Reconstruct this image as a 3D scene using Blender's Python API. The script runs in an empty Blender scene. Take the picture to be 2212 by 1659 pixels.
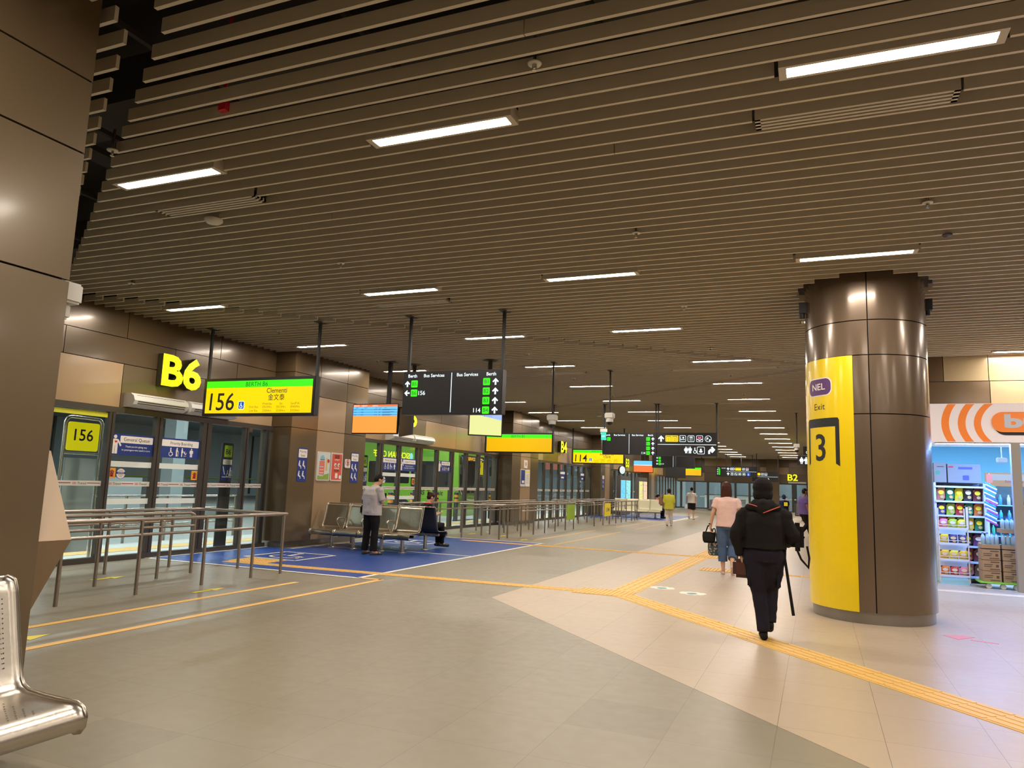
import bpy, bmesh, math, random
from mathutils import Vector, Matrix
R_ = random.Random(7)
D = bpy.data; SC = bpy.context.scene; COL = SC.collection
# ---------------------------------------------------------------- camera, world, exposure
F_PX, PITCH, ROLL, YAW, EYE = 1583.138, 0.13577, 0.03375, 0.39527, 1.55
fwd = Vector((-math.sin(YAW), math.cos(YAW), 0)); rgt = Vector((math.cos(YAW), math.sin(YAW), 0)); zup = Vector((0, 0, 1))
f3 = fwd*math.cos(PITCH) + zup*math.sin(PITCH); u3 = zup*math.cos(PITCH) - fwd*math.sin(PITCH)
r4 = rgt*math.cos(ROLL) + u3*math.sin(ROLL); u4 = u3*math.cos(ROLL) - rgt*math.sin(ROLL)
cd = D.cameras.new('camera'); cam = D.objects.new('camera', cd); COL.objects.link(cam)
cd.sensor_fit = 'HORIZONTAL'; cd.sensor_width = 36; cd.lens = F_PX/2212*36; cd.clip_start = .05; cd.clip_end = 300
M = Matrix.Identity(4)
for i in range(3):
    M[i][0] = r4[i]; M[i][1] = u4[i]; M[i][2] = -f3[i]
M[2][3] = EYE
cam.matrix_world = M; SC.camera = cam
w = D.worlds.new('world'); SC.world = w; w.use_nodes = True
w.node_tree.nodes['Background'].inputs[0].default_value = (.55, .6, .65, 1); w.node_tree.nodes['Background'].inputs[1].default_value = .25
SC.view_settings.view_transform = 'Standard'; SC.view_settings.look = 'None'
SC.view_settings.exposure = 0.0; SC.view_settings.gamma = 1; SC.view_settings.use_curve_mapping = False
SC.cycles.use_denoising = True; SC.cycles.filter_width = 1.2
SC.cycles.max_bounces = 7; SC.cycles.diffuse_bounces = 4; SC.cycles.glossy_bounces = 4; SC.cycles.transmission_bounces = 4; SC.cycles.transparent_max_bounces = 12
SC.cycles.sample_clamp_indirect = 6; SC.cycles.caustics_reflective = False; SC.cycles.caustics_refractive = False
LAMP = 165.0      # radiance of the hall's strip lights
COOL = 150.0       # radiance of the bus bay's and the shop's strip lights
ZC = 4.36         # underside of the ceiling blades
XW = -11.35       # glazed wall on the bus side

# ---------------------------------------------------------------- materials
def lin(h):
    if isinstance(h, (tuple, list)): return tuple(h)[:3]
    c = [int(h[i:i+2], 16)/255 for i in (0, 2, 4)]
    return tuple(v/12.92 if v <= .04045 else ((v+.055)/1.055)**2.4 for v in c)
_m = {}
def mat(name, col, rough=.6, metal=0., emit=0., coat=0., var=0., scale=8., bump=0., bscale=60., spec=.5, stretch=(1, 1, 1)):
    if name in _m: return _m[name]
    m = D.materials.new(name); m.use_nodes = True; _m[name] = m
    nt = m.node_tree; b = nt.nodes['Principled BSDF']; c = lin(col)
    kb = .2 if emit > .25 else 1.
    b.inputs['Base Color'].default_value = (*[v*kb for v in c], 1); b.inputs['Roughness'].default_value = rough
    b.inputs['Metallic'].default_value = metal; b.inputs['Specular IOR Level'].default_value = .12 if name.startswith(('cloth', 'hair')) else spec
    if coat: b.inputs['Coat Weight'].default_value = coat; b.inputs['Coat Roughness'].default_value = .12
    if emit:
        b.inputs['Emission Color'].default_value = (*c, 1); b.inputs['Emission Strength'].default_value = emit
    if emit and emit < 9 and not name.startswith(('screen_yellow', 'screen_green', 'berth_yellow', 'screen_orange', 'screen_amber')): m.cycles.emission_sampling = 'NONE'
    elif emit: m.cycles.emission_sampling = 'FRONT'
    if var or bump:
        tc = nt.nodes.new('ShaderNodeTexCoord'); mp = nt.nodes.new('ShaderNodeMapping'); mp.inputs['Scale'].default_value = stretch
        nt.links.new(tc.outputs['Object'], mp.inputs[0])
    if var:
        n = nt.nodes.new('ShaderNodeTexNoise'); n.inputs['Scale'].default_value = scale; n.inputs['Detail'].default_value = 4
        mx = nt.nodes.new('ShaderNodeMix'); mx.data_type = 'RGBA'
        mx.inputs[6].default_value = (*[v*(1-var) for v in c], 1); mx.inputs[7].default_value = (*[min(1, v*(1+var)) for v in c], 1)
        nt.links.new(mp.outputs[0], n.inputs['Vector']); nt.links.new(n.outputs[0], mx.inputs[0]); nt.links.new(mx.outputs[2], b.inputs['Base Color'])
    if bump:
        n2 = nt.nodes.new('ShaderNodeTexNoise'); n2.inputs['Scale'].default_value = bscale; n2.inputs['Detail'].default_value = 3
        bp = nt.nodes.new('ShaderNodeBump'); bp.inputs['Strength'].default_value = bump; bp.inputs['Distance'].default_value = .01
        nt.links.new(mp.outputs[0], n2.inputs['Vector']); nt.links.new(n2.outputs[0], bp.inputs['Height']); nt.links.new(bp.outputs[0], b.inputs['Normal'])
    return m
def glass(name, tint=(.93, .97, .95), rough=.0, refl=1.):
    if name in _m: return _m[name]
    m = D.materials.new(name); m.use_nodes = True; _m[name] = m; nt = m.node_tree; nt.nodes.clear()
    o = nt.nodes.new('ShaderNodeOutputMaterial'); t = nt.nodes.new('ShaderNodeBsdfTransparent'); t.inputs[0].default_value = (*tint, 1)
    g = nt.nodes.new('ShaderNodeBsdfGlossy'); g.inputs['Roughness'].default_value = rough; g.inputs[0].default_value = (refl, refl, refl, 1)
    f = nt.nodes.new('ShaderNodeFresnel'); f.inputs[0].default_value = 1.5; mx = nt.nodes.new('ShaderNodeMixShader')
    gm = nt.nodes.new('ShaderNodeNewGeometry'); iv = nt.nodes.new('ShaderNodeMath'); iv.operation = 'SUBTRACT'; iv.inputs[0].default_value = 1; nt.links.new(gm.outputs['Backfacing'], iv.inputs[1])
    mu = nt.nodes.new('ShaderNodeMath'); mu.operation = 'MULTIPLY'; nt.links.new(f.outputs[0], mu.inputs[0]); nt.links.new(iv.outputs[0], mu.inputs[1])
    nt.links.new(mu.outputs[0], mx.inputs[0]); nt.links.new(t.outputs[0], mx.inputs[1]); nt.links.new(g.outputs[0], mx.inputs[2]); nt.links.new(mx.outputs[0], o.inputs[0])
    return m
def tilemat(name, col, line, tx, ty, ox, oy, rough=.45, var=.06, lw=.004, darkp=0., bump=.15):
    """floor tiles: grid joints plus a small tone difference per tile"""
    m = D.materials.new(name); m.use_nodes = True; nt = m.node_tree; b = nt.nodes['Principled BSDF']; L = nt.links.new
    N = nt.nodes.new
    tc = N('ShaderNodeTexCoord'); sp = N('ShaderNodeSeparateXYZ'); L(tc.outputs['Object'], sp.inputs[0])
    def mth(op, a, b_=None, clamp=False):
        n = N('ShaderNodeMath'); n.operation = op; n.use_clamp = clamp
        for i, v in enumerate((a, b_)):
            if v is None: continue
            if isinstance(v, (int, float)): n.inputs[i].default_value = v
            else: L(v, n.inputs[i])
        return n.outputs[0]
    u = mth('DIVIDE', mth('SUBTRACT', sp.outputs[0], ox), tx); v = mth('DIVIDE', mth('SUBTRACT', sp.outputs[1], oy), ty)
    def edge(t, size):
        fr = mth('FRACT', t); d = mth('MINIMUM', fr, mth('SUBTRACT', 1, fr)); return mth('LESS_THAN', d, lw/size)
    g = mth('MAXIMUM', edge(u, tx), edge(v, ty))
    cb = N('ShaderNodeCombineXYZ'); L(mth('FLOOR', u), cb.inputs[0]); L(mth('FLOOR', v), cb.inputs[1])
    wn = N('ShaderNodeTexWhiteNoise'); wn.noise_dimensions = '2D'; L(cb.outputs[0], wn.inputs['Vector'])
    n = N('ShaderNodeTexNoise'); n.inputs['Scale'].default_value = 1.3; n.inputs['Detail'].default_value = 5; L(tc.outputs['Object'], n.inputs['Vector'])
    k = mth('ADD', mth('MULTIPLY', mth('SUBTRACT', wn.outputs[0], .5), var), mth('MULTIPLY', mth('SUBTRACT', n.outputs[0], .5), var*1.6))
    if darkp: k = mth('SUBTRACT', k, mth('MULTIPLY', mth('GREATER_THAN', wn.outputs[0], 1-darkp), .14))
    k = mth('ADD', k, 1)
    c = lin(col)
    vm = N('ShaderNodeVectorMath'); vm.operation = 'SCALE'; vm.inputs[0].default_value = c; L(k, vm.inputs['Scale'])
    mx = N('ShaderNodeMix'); mx.data_type = 'RGBA'; L(g, mx.inputs[0]); L(vm.outputs[0], mx.inputs[6]); mx.inputs[7].default_value = (*lin(line), 1)
    L(mx.outputs[2], b.inputs['Base Color']); b.inputs['Roughness'].default_value = rough
    n3 = N('ShaderNodeTexNoise'); n3.inputs['Scale'].default_value = 9; n3.inputs['Detail'].default_value = 5; L(tc.outputs['Object'], n3.inputs['Vector'])
    L(mth('ADD', mth('MULTIPLY', n3.outputs[0], .16), rough-.08), b.inputs['Roughness'])
    _m[name] = m; return m

# ---------------------------------------------------------------- mesh builder
class MB:
    def __init__(s): s.v = []; s.f = []; s.mi = []; s.sm = []; s.mats = []; s.T = None
    def m(s, mt):
        if mt not in s.mats: s.mats.append(mt)
        return s.mats.index(mt)
    def add(s, vs, fs, mt, smooth=False):
        b = len(s.v); i = s.m(mt)
        s.v += [tuple(s.T @ Vector(p)) if s.T else tuple(p) for p in vs]
        for f in fs: s.f.append([b+k for k in f]); s.mi.append(i); s.sm.append(smooth)
    def box(s, x0, x1, y0, y1, z0, z1, mt, bev=0.):
        if bev:
            e = bev; xs = (x0, x1); ys = (y0, y1); zs = (z0, z1); P = []
            bm = bmesh.new(); bmesh.ops.create_cube(bm, size=1)
            for v in bm.verts: v.co = Vector((xs[v.co.x > 0], ys[v.co.y > 0], zs[v.co.z > 0]))
            bmesh.ops.bevel(bm, geom=bm.edges[:], offset=e, segments=2, affect='EDGES'); bm.verts.index_update()
            s.add([v.co[:] for v in bm.verts], [[v.index for v in f.verts] for f in bm.faces], mt, False); bm.free(); return s
        s.add([(x0, y0, z0), (x1, y0, z0), (x1, y1, z0), (x0, y1, z0), (x0, y0, z1), (x1, y0, z1), (x1, y1, z1), (x0, y1, z1)],
              [(0, 3, 2, 1), (4, 5, 6, 7), (0, 1, 5, 4), (1, 2, 6, 5), (2, 3, 7, 6), (3, 0, 4, 7)], mt); return s
    def quad(s, a, b, c, d, mt): s.add([a, b, c, d], [(0, 1, 2, 3)], mt); return s
    def tube(s, pts, r, mt, n=10, cap=True, rs=None):
        pts = [Vector(p) for p in pts]; V = []; Fc = []; pr = None
        for i, p in enumerate(pts):
            if i == 0: t = pts[1]-p
            elif i == len(pts)-1: t = p-pts[i-1]
            else: t = (pts[i+1]-p).normalized()+(p-pts[i-1]).normalized()
            t.normalize()
            if pr is None:
                a = Vector((0, 0, 1)) if abs(t.z) < .9 else Vector((1, 0, 0)); pr = t.cross(a).normalized()
            pr = (pr-t*pr.dot(t)).normalized(); q = t.cross(pr); rr = rs[i] if rs else r
            if 0 < i < len(pts)-1:
                d = (p-pts[i-1]).normalized().dot(t); rr = rr/max(.5, d)
            V += [p+pr*math.cos(2*math.pi*k/n)*rr+q*math.sin(2*math.pi*k/n)*rr for k in range(n)]
        for i in range(len(pts)-1):
            for k in range(n): Fc.append((i*n+k, i*n+(k+1) % n, (i+1)*n+(k+1) % n, (i+1)*n+k))
        s.add(V, Fc, mt, True)
        if cap: s.add(V[:n], [tuple(range(n))[::-1]], mt); s.add(V[-n:], [tuple(range(n))], mt)
        return s
    def cyl(s, x, y, z0, z1, r, mt, n=24, r2=None, cap=True): return s.tube([(x, y, z0), (x, y, z1)], r, mt, n, cap, rs=[r, r if r2 is None else r2])
    def lathe(s, x, y, prof, mt, n=24):
        V = []; Fc = []
        for (r, z) in prof: V += [(x+r*math.cos(2*math.pi*k/n), y+r*math.sin(2*math.pi*k/n), z) for k in range(n)]
        for i in range(len(prof)-1):
            for k in range(n): Fc.append((i*n+k, i*n+(k+1) % n, (i+1)*n+(k+1) % n, (i+1)*n+k))
        s.add(V, Fc, mt, True); return s
    def prism(s, poly, fr, d0, d1, mt):
        """extrude a 2D outline of frame fr from depth d0 to d1 along the frame normal"""
        n = len(poly); V = [fr.p(u, v, d0) for u, v in poly]+[fr.p(u, v, d1) for u, v in poly]
        a = sum(poly[i][0]*poly[(i+1) % n][1]-poly[(i+1) % n][0]*poly[i][1] for i in range(n))
        Fc = [tuple(range(n))[::-1], tuple(range(n, 2*n))]+[(i, (i+1) % n, n+(i+1) % n, n+i) for i in range(n)]
        if a < 0: Fc = [f[::-1] for f in Fc]
        s.add(V, Fc, mt); return s
    def sphere(s, c, r, mt, n=12, sc=(1, 1, 1)):
        m_ = n//2; V = []; Fc = []
        for i in range(m_+1):
            t = math.pi*i/m_
            V += [(c[0]+sc[0]*r*math.sin(t)*math.cos(2*math.pi*k/n), c[1]+sc[1]*r*math.sin(t)*math.sin(2*math.pi*k/n), c[2]+sc[2]*r*math.cos(t)) for k in range(n)]
        for i in range(m_):
            for k in range(n): Fc.append((i*n+k, (i+1)*n+k, (i+1)*n+(k+1) % n, i*n+(k+1) % n))
        s.add(V, Fc, mt, True); return s
    def build(s, name, parent=None, loc=None, **tags):
        me = D.meshes.new(name); org = Vector(loc) if loc else Vector((0, 0, 0))
        me.from_pydata([tuple(Vector(p)-org) for p in s.v] if loc else s.v, [], s.f)
        for m_ in s.mats: me.materials.append(m_)
        me.polygons.foreach_set('material_index', s.mi); me.polygons.foreach_set('use_smooth', s.sm); me.update()
        return link(name, me, parent, org, **tags)
def link(name, me, parent=None, loc=(0, 0, 0), **tags):
    o = D.objects.new(name, me); COL.objects.link(o); o.location = loc
    if parent: o.parent = parent
    for k, v in tags.items():
        if v is not None: o[k] = v
    return o
def E(name, label, cat, loc=(0, 0, 0), rz=0., group=None):
    o = D.objects.new(name, None); COL.objects.link(o); o.location = loc; o.rotation_euler = (0, 0, rz); o.empty_display_size = .2
    o['label'] = label; o['category'] = cat
    if group: o['group'] = group
    return o
def dup(root, loc=None, label=None, rz=None, group=None):
    def cp(o, par):
        c = o.copy(); COL.objects.link(c)
        if par: c.parent = par
        for ch in list(o.children): cp(ch, c)
        return c
    r = cp(root, None)
    if loc is not None: r.location = loc
    if rz is not None: r.rotation_euler = (0, 0, rz)
    if label: r['label'] = label
    if group: r['group'] = group
    return r
class Fr:
    """flat frame: origin, u axis, v axis (up), n normal"""
    def __init__(s, o, u, v): s.o = Vector(o); s.u = Vector(u).normalized(); s.w = Vector(v).normalized(); s.n = s.u.cross(s.w)
    def p(s, u, v, d=0): return s.o+s.u*u+s.w*v+s.n*d
def FY(x, y, z): return Fr((x, y, z), (1, 0, 0), (0, 0, 1))      # faces -Y
def FX(x, y, z): return Fr((x, y, z), (0, 1, 0), (0, 0, 1))      # faces +X
def FZ(x, y, z=0.): return Fr((x, y, z), (1, 0, 0), (0, 1, 0))   # faces up
def rrect(u0, u1, v0, v1, r, n=4):
    o = []
    for cu, cv, a in ((u1-r, v0+r, -90), (u1-r, v1-r, 0), (u0+r, v1-r, 90), (u0+r, v0+r, 180)):
        for k in range(n+1):
            t = math.radians(a+90*k/n); o.append((cu+r*math.cos(t), cv+r*math.sin(t)))
    return o
def rect(u0, u1, v0, v1): return [(u0, v0), (u1, v0), (u1, v1), (u0, v1)]
def disc(cu, cv, r, n=20, ry=None): return [(cu+r*math.cos(2*math.pi*k/n), cv+(ry or r)*math.sin(2*math.pi*k/n)) for k in range(n)]
def arrow(cu, cv, s, d):
    P = [(-.13, -.5), (.13, -.5), (.13, .1), (.36, -.13), (.5, .03), (0, .52), (-.5, .03), (-.36, -.13), (-.13, .1)]
    k = {'up': 0, 'left': 90, 'right': -90, 'down': 180}[d]; c, q = math.cos(math.radians(k)), math.sin(math.radians(k))
    return [(cu+s*(x*c-y*q), cv+s*(x*q+y*c)) for x, y in P]
_tc = {}
def textmesh(s, bold=0., res=3):
    k = (s, bold, res)
    if k in _tc: return _tc[k]
    cu = D.curves.new('t', 'FONT'); cu.body = s; cu.size = 1; cu.offset = bold; cu.resolution_u = res; cu.fill_mode = 'FRONT'
    o = D.objects.new('t', cu); COL.objects.link(o); dg = bpy.context.evaluated_depsgraph_get(); dg.update()
    me = D.meshes.new_from_object(o.evaluated_get(dg)); D.objects.remove(o); D.curves.remove(cu)
    vs = [tuple(v.co)[:2] for v in me.vertices]; fs = [tuple(p.vertices) for p in me.polygons]; D.meshes.remove(me)
    if not vs: vs = [(0, 0), (1e-3, 0), (0, 1e-3)]; fs = [(0, 1, 2)]
    _tc[k] = (vs, fs); return _tc[k]
def text(mb, fr, s, u, v, h, mt, d=.002, al='c', bold=0., w=None, shear=0., thick=0.):
    """lettering: h = cap height; u,v = anchor on the baseline"""
    vs, fs = textmesh(s, bold); xs = [p[0] for p in vs]; x0, x1 = min(xs), max(xs)
    k = h/.70; kx = (w/(x1-x0)) if w else k; off = {'l': x0, 'c': (x0+x1)/2, 'r': x1}[al]
    P = [(u+(x-off)*kx+shear*y*k, v+y*k) for x, y in vs]
    if thick:
        from collections import Counter
        n = len(P); V = [fr.p(a, b, d) for a, b in P]+[fr.p(a, b, d+thick) for a, b in P]
        ec = Counter()
        for f in fs:
            for i in range(len(f)): ec[(f[i], f[(i+1) % len(f)])] += 1
        Fc = [tuple(n+i for i in f) for f in fs]
        for (a, b) in ec:
            if (b, a) not in ec: Fc.append((a, b, n+b, n+a))
        mb.add(V, Fc, mt)
    else: mb.add([fr.p(a, b, d) for a, b in P], fs, mt)
# pictograms --------------------------------------------------------------
def limb(a, b, r0, r1=None):
    r1 = r1 or r0; dx, dy = b[0]-a[0], b[1]-a[1]; L = math.hypot(dx, dy) or 1; nx, ny = -dy/L, dx/L
    return [(a[0]+nx*r0, a[1]+ny*r0), (a[0]-nx*r0, a[1]-ny*r0), (b[0]-nx*r1, b[1]-ny*r1), (b[0]+nx*r1, b[1]+ny*r1)]
PICTO = {
 'man': [disc(0, .9, .09), rrect(-.16, .16, .42, .78, .05), limb((-.09, .45), (-.09, 0), .07), limb((.09, .45), (.09, 0), .07), limb((-.19, .74), (-.22, .42), .045), limb((.19, .74), (.22, .42), .045)],
 'woman': [disc(0, .9, .09), [(-.12, .78), (-.24, .3), (.24, .3), (.12, .78)], limb((-.08, .32), (-.08, 0), .05), limb((.08, .32), (.08, 0), .05), limb((-.14, .76), (-.28, .45), .04), limb((.14, .76), (.28, .45), .04)],
 'hand': [disc(-.05, .9, .1), rrect(-.2, .12, .42, .78, .05), limb((-.12, .45), (-.12, 0), .075), limb((.05, .45), (.05, 0), .075), limb((.1, .74), (.32, .42), .05), limb((-.2, .74), (-.22, .42), .045)],
 'cane': [disc(0, .9, .09), limb((-.02, .8), (-.06, .4), .11, .09), limb((-.06, .42), (-.08, 0), .06), limb((-.02, .42), (.06, 0), .05), limb((.04, .72), (.2, .5), .035), limb((.2, .5), (.2, 0), .02)],
 'preg': [disc(0, .9, .09), limb((0, .8), (0, .42), .1, .12), disc(.08, .55, .11), limb((-.02, .42), (-.03, 0), .07)],
 'wheel': [disc(-.05, .86, .09), limb((-.06, .76), (-.02, .42), .08), limb((-.02, .42), (.2, .42), .05), limb((.2, .42), (.28, .12), .04)]+[limb((-.04+.24*math.cos(a), .26+.24*math.sin(a)), (-.04+.24*math.cos(a+.55), .26+.24*math.sin(a+.55)), .035) for a in [2.2+.5*k for k in range(8)]],
 'pram': [disc(-.06, .62, .07), limb((-.2, .55), (.1, .3), .07), limb((.12, .3), (.24, .55), .03), limb((-.2, .7), (-.12, .4), .03), disc(-.1, .1, .06), disc(.14, .1, .06)],
 'sit': [disc(0, .86, .1), limb((-.02, .76), (-.06, .34), .11, .13), limb((-.04, .34), (.24, .3), .08), limb((.24, .32), (.3, 0), .06)],
}
def picto(mb, fr, kind, u, v, h, mt, d=.002, sx=1):
    for i, p in enumerate(PICTO[kind]): mb.prism([(u+x*h*sx, v+y*h) for x, y in p], fr, d, d+.0008+.0002*i, mt)
# ---------------------------------------------------------------- palette
M_WALL = mat('bronze_panel', (.115, .075, .037), .28, .25, coat=.35, bump=.03, bscale=2.5)
M_WALL2 = mat('bronze_panel_mid', (.14, .097, .051), .28, .25, coat=.35, bump=.03, bscale=2.5)
M_TAN = mat('tan_panel', (.39, .26, .142), .28, .1, coat=.4, bump=.03, bscale=2.5)
M_CREAM = mat('cream_panel', (.31, .24, .135), .28, .1, coat=.4)
M_JOINT = mat('joint_black', (.008, .007, .006), .8)
M_SLAT = mat('ceiling_blade', (.60, .535, .425), .45, .0, var=.04)
M_VOID = mat('ceiling_void', (.018, .013, .012), .9)
M_FRAME = mat('window_frame_bronze', (.075, .063, .052), .38, .5)
M_GLASS = glass('clear_glass')
M_STEEL = mat('brushed_steel', (.50, .45, .38), .27, 1., bump=.05, bscale=30, stretch=(1, 30, 30))
M_STEELB = mat('bench_steel', (.37, .33, .25), .28, 1., bump=.05, bscale=30, stretch=(1, 30, 30))
M_RAIL = mat('rail_steel', (.34, .29, .245), .33, 1.)
M_STEELD = mat('dark_steel', (.10, .10, .11), .45, .9)
M_PLINTH = mat('plinth_steel', (.30, .28, .25), .35, .8, var=.15, scale=3)
M_BLACK = mat('sign_black', (.012, .011, .012), .35)
M_BLACK2 = mat('matte_black', (.02, .019, .018), .6)
M_WHITE = mat('white_plastic', (.62, .60, .55), .45)
M_LAMP = mat('lamp_diffuser', (1., .90, .79), .5, emit=LAMP)
M_LAMPS = mat('shop_lamp_diffuser', (.45, .72, 1.), .5, emit=58)
M_LAMPU = mat('fascia_strip_blue', (.16, .36, 1.), .5, emit=115)
M_LAMPC = mat('cool_lamp_diffuser', (.80, .93, 1.), .5, emit=COOL)
M_FIX = mat('lamp_housing', (.55, .50, .42), .5)
M_YSIGN = mat('berth_yellow', (.95, .95, .0), .4, emit=1.05)
M_SCRY = mat('screen_yellow', (.97, .70, .0), .3, emit=.95)
M_SCRG = mat('screen_green', (.05, .92, .01), .3, emit=.95)
M_SCRW = mat('screen_white', (.78, .95, 1.), .3, emit=1.3)
M_SCRB = mat('screen_blue', (.02, .09, .55), .3, emit=.8)
M_INK = mat('ink_black', (.01, .01, .01), .6)
M_NAVY = mat('sticker_navy', (.012, .035, .20), .4)
M_STW = mat('sticker_white', (.80, .74, .68), .5)
M_RED = mat('sign_red', (.60, .02, .03), .5)
M_ORNG = mat('sticker_orange', (.80, .32, .03), .5)
M_YEL = mat('sticker_yellow', (.88, .70, .02), .5)
M_LIME = mat('sticker_lime', (.35, .60, .02), .5)
M_FLOOR = tilemat('grey_floor_tile', (.232, .198, .138), (.15, .128, .09), .65, .645, .37, 4.85, .37, .05, .002, .05)
M_BEIGE = tilemat('beige_floor_tile', (.43, .335, .235), (.23, .18, .125), .65, .645, .37, 4.85, .36, .04, .0022)
M_BLUEF = tilemat('blue_floor_tile', (.02, .06, .26), (.03, .08, .3), .65, .645, .37, 4.85, .38, .08, .002)
M_TACT = mat('tactile_yellow', (.70, .42, .11), .5, var=.08, scale=3)
M_LINEW = mat('floor_line_white', (.72, .66, .55), .5)
M_LINEY = mat('floor_line_orange', (.74, .42, .10), .5)
M_ARROW = mat('floor_arrow_yellow', (.75, .60, .04), .5)
# ---------------------------------------------------------------- floor
X1, Y0, Y1 = 9.0, -7.0, 66.0
ST = dict(kind='structure')
fl = MB(); fl.box(XW-.05, X1, Y0, Y1, -.12, 0, M_FLOOR)
fz = FZ(0, 0, 0)
fl.prism([(-4.16, 9.49), (9, -4.07), (9, 66), (-4.06, 66)], fz, 0, .0015, M_BEIGE)
fl.build('floor', **ST)
def marking(name, label, cat, polys, mt, z0=.0015, z1=.004, group=None):
    m = MB()
    for p in polys: m.prism(p, fz, z0, z1, mt)
    return m.build(name, label=label, category=cat, group=group)
def bar(a, b, w):
    dx, dy = b[0]-a[0], b[1]-a[1]; L = math.hypot(dx, dy); nx, ny = -dy/L*w/2, dx/L*w/2
    return [(a[0]+nx, a[1]+ny), (a[0]-nx, a[1]-ny), (b[0]-nx, b[1]-ny), (b[0]+nx, b[1]+ny)]
def zone(y0, y1, label, grp):
    e = E('priority_floor_marking', label, 'floor marking', (-9, (y0+y1)/2, 0), group=grp)
    def sub(nm, polys, mt, z0, z1):
        m = MB()
        for p in polys: m.prism(p, fz, z0, z1, mt)
        o = m.build(nm); o.parent = e; o.matrix_parent_inverse = Matrix.Translation((9, -(y0+y1)/2, 0))
    x0, x1 = -11.25, -6.72
    # blue field stops at the clad pillar
    yp = y0+3.15
    sub('blue_field', [[(x0, y0), (x1, y0), (x1-.12, y1), (-10.6, y1), (-10.6, yp), (x0, yp)]], M_BLUEF, .0005, .004)
    L = [bar((x0-.05, y0), (x1+.05, y0), .09), bar((x1, y0), (x1-.12, y1), .09), bar((x1-.07, y1), (-11.2, y1), .09), bar((x0, y0), (x0, yp), .07),
         bar((-10.58, yp), (-10.58, y0+5.9), .06), bar((-6.75, y0+4.35), (-8.4, y0+4.35), .07), bar((-10.5, y0+4.35), (-10.0, y0+4.35), .06)]
    sub('white_border', L, M_LINEW, .004, .0055)
    P = []
    def sq(cx, cy):
        for a, b in (((-.6, -.62), (.6, -.62)), ((.6, -.62), (.6, .62)), ((.6, .62), (-.6, .62)), ((-.6, .62), (-.6, -.62))): P.append(bar((cx+a[0], cy+a[1]), (cx+b[0], cy+b[1]), .07))
        pts = [(cx+.33*math.cos(t), cy-.12+.26*math.sin(t)) for t in [k*math.pi/7+2.2 for k in range(11)]]
        for i in range(10): P.append(bar(pts[i], pts[i+1], .06))
        P.append(bar((cx-.1, cy+.35), (cx-.05, cy), .08)); P.append(bar((cx-.05, cy), (cx+.25, cy), .06)); P.append(bar((cx+.25, cy), (cx+.38, cy-.3), .06)); P.append(disc(cx-.12, cy+.46, .07, 12))
    sq(-9.62, y0+1.95); sq(-9.62, y0+6.6)
    sub('wheelchair_symbol', P, M_LINEW, .004, .0055)
    return e
zone(10.07, 18.86, 'blue priority seating zone on the floor around the nearest metal bench', 'blue priority zones')
zone(36.6, 45.2, 'blue priority floor zone far off, under the cream seats', 'blue priority zones')
# yellow lines beside the queue rails
g = 'orange queue lines'
marking('floor_line', 'orange floor line nearest the near queue rails', 'floor line', [bar((-7.17, -3), (-7.17, 9.15), .095)], M_LINEY, group=g)
marking('floor_line', 'orange floor line from the bench foreground to the corner of the blue zone', 'floor line', [bar((-6.33, -3), (-6.33, 10.16), .095), bar((-6.33, 10.12), (-6.75, 10.12), .095)], M_LINEY, group=g)
for (xa, ya, yb, lb) in ((-7.42, 19.8, 26.1, 'short orange line beside the middle queue rails, rail side'), (-6.45, 18.7, 25.9, 'short orange line beside the middle queue rails, hall side'),
                         (-7.32, 28.6, 35.1, 'distant orange floor line by the 114 queue, rail side'), (-6.45, 28.3, 34.8, 'distant orange floor line by the 114 queue, hall side')):
    marking('floor_line', lb, 'floor line', [bar((xa, ya), (xa, yb), .075)] + ([bar((-6.5, ya+.03), (-6.9, ya+.12), .06)] if xa > -7 else []), M_LINEY, group=g)
marking('floor_line', 'pale floor line crossing behind the walking people', 'floor line', [bar((-8.4, 35.9), (-.9, 37.0), .14)], M_TACT)
marking('floor_line', 'white floor line running away behind the yellow shirted person', 'floor line', [bar((-6.6, 37.0), (-6.6, 45.2), .16)], M_LINEW)
for i, (x, y) in enumerate(((-7.59, 7.85), (-9.55, 7.9), (-6.73, 4.72), (-7.7, 19.7), (-8.75, 20.6), (-9.85, 20.8))):
    lb = ['beside the third near post', 'behind the near queue rails', 'at the left edge between the two orange lines', 'in front of the middle queue rails', 'in the middle queue lane', 'in the rear queue lane'][i]
    s = .28
    marking('floor_arrow', 'small yellow floor arrow ' + lb, 'floor arrow', [bar((x, y-.28), (x, y+.05), .06), [(x-.1, y+.02), (x+.1, y+.02), (x, y+.28)]], M_ARROW, .0015, .003, 'floor arrows')
# tactile paving: strips with raised bars
def tactile(name, label, a, b, w, nb=4, dots=False, z=.002, group='tactile paving strips'):
    m = MB(); m.prism(bar(a, b, w), fz, z, z+.003, M_TACT)
    dx, dy = b[0]-a[0], b[1]-a[1]; L = math.hypot(dx, dy); ux, uy = dx/L, dy/L
    if nb:
        for k in range(nb):
            o = (k+.5)/nb*w-w/2; px_, py_ = -uy*o, ux*o; n = max(1, int(L/.3))
            for i in range(n):
                s0, s1 = L*i/n+.012, L*(i+1)/n-.012
                m.prism(bar((a[0]+ux*s0+px_, a[1]+uy*s0+py_), (a[0]+ux*s1+px_, a[1]+uy*s1+py_), w/nb*.42), fz, z+.003, z+.007, M_TACT)
    return m.build(name, label=label, category='tactile paving', group=group)
tactile('tactile_strip', 'narrow yellow tactile strip leading left across the blue zone', (-9.9, 10.60), (-3.25, 10.90), .27, 3)
tactile('tactile_strip', 'yellow tactile strip running diagonally to the bottom right', (-2.62, 10.78), (4.2, 3.13), .37, 4)
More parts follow.
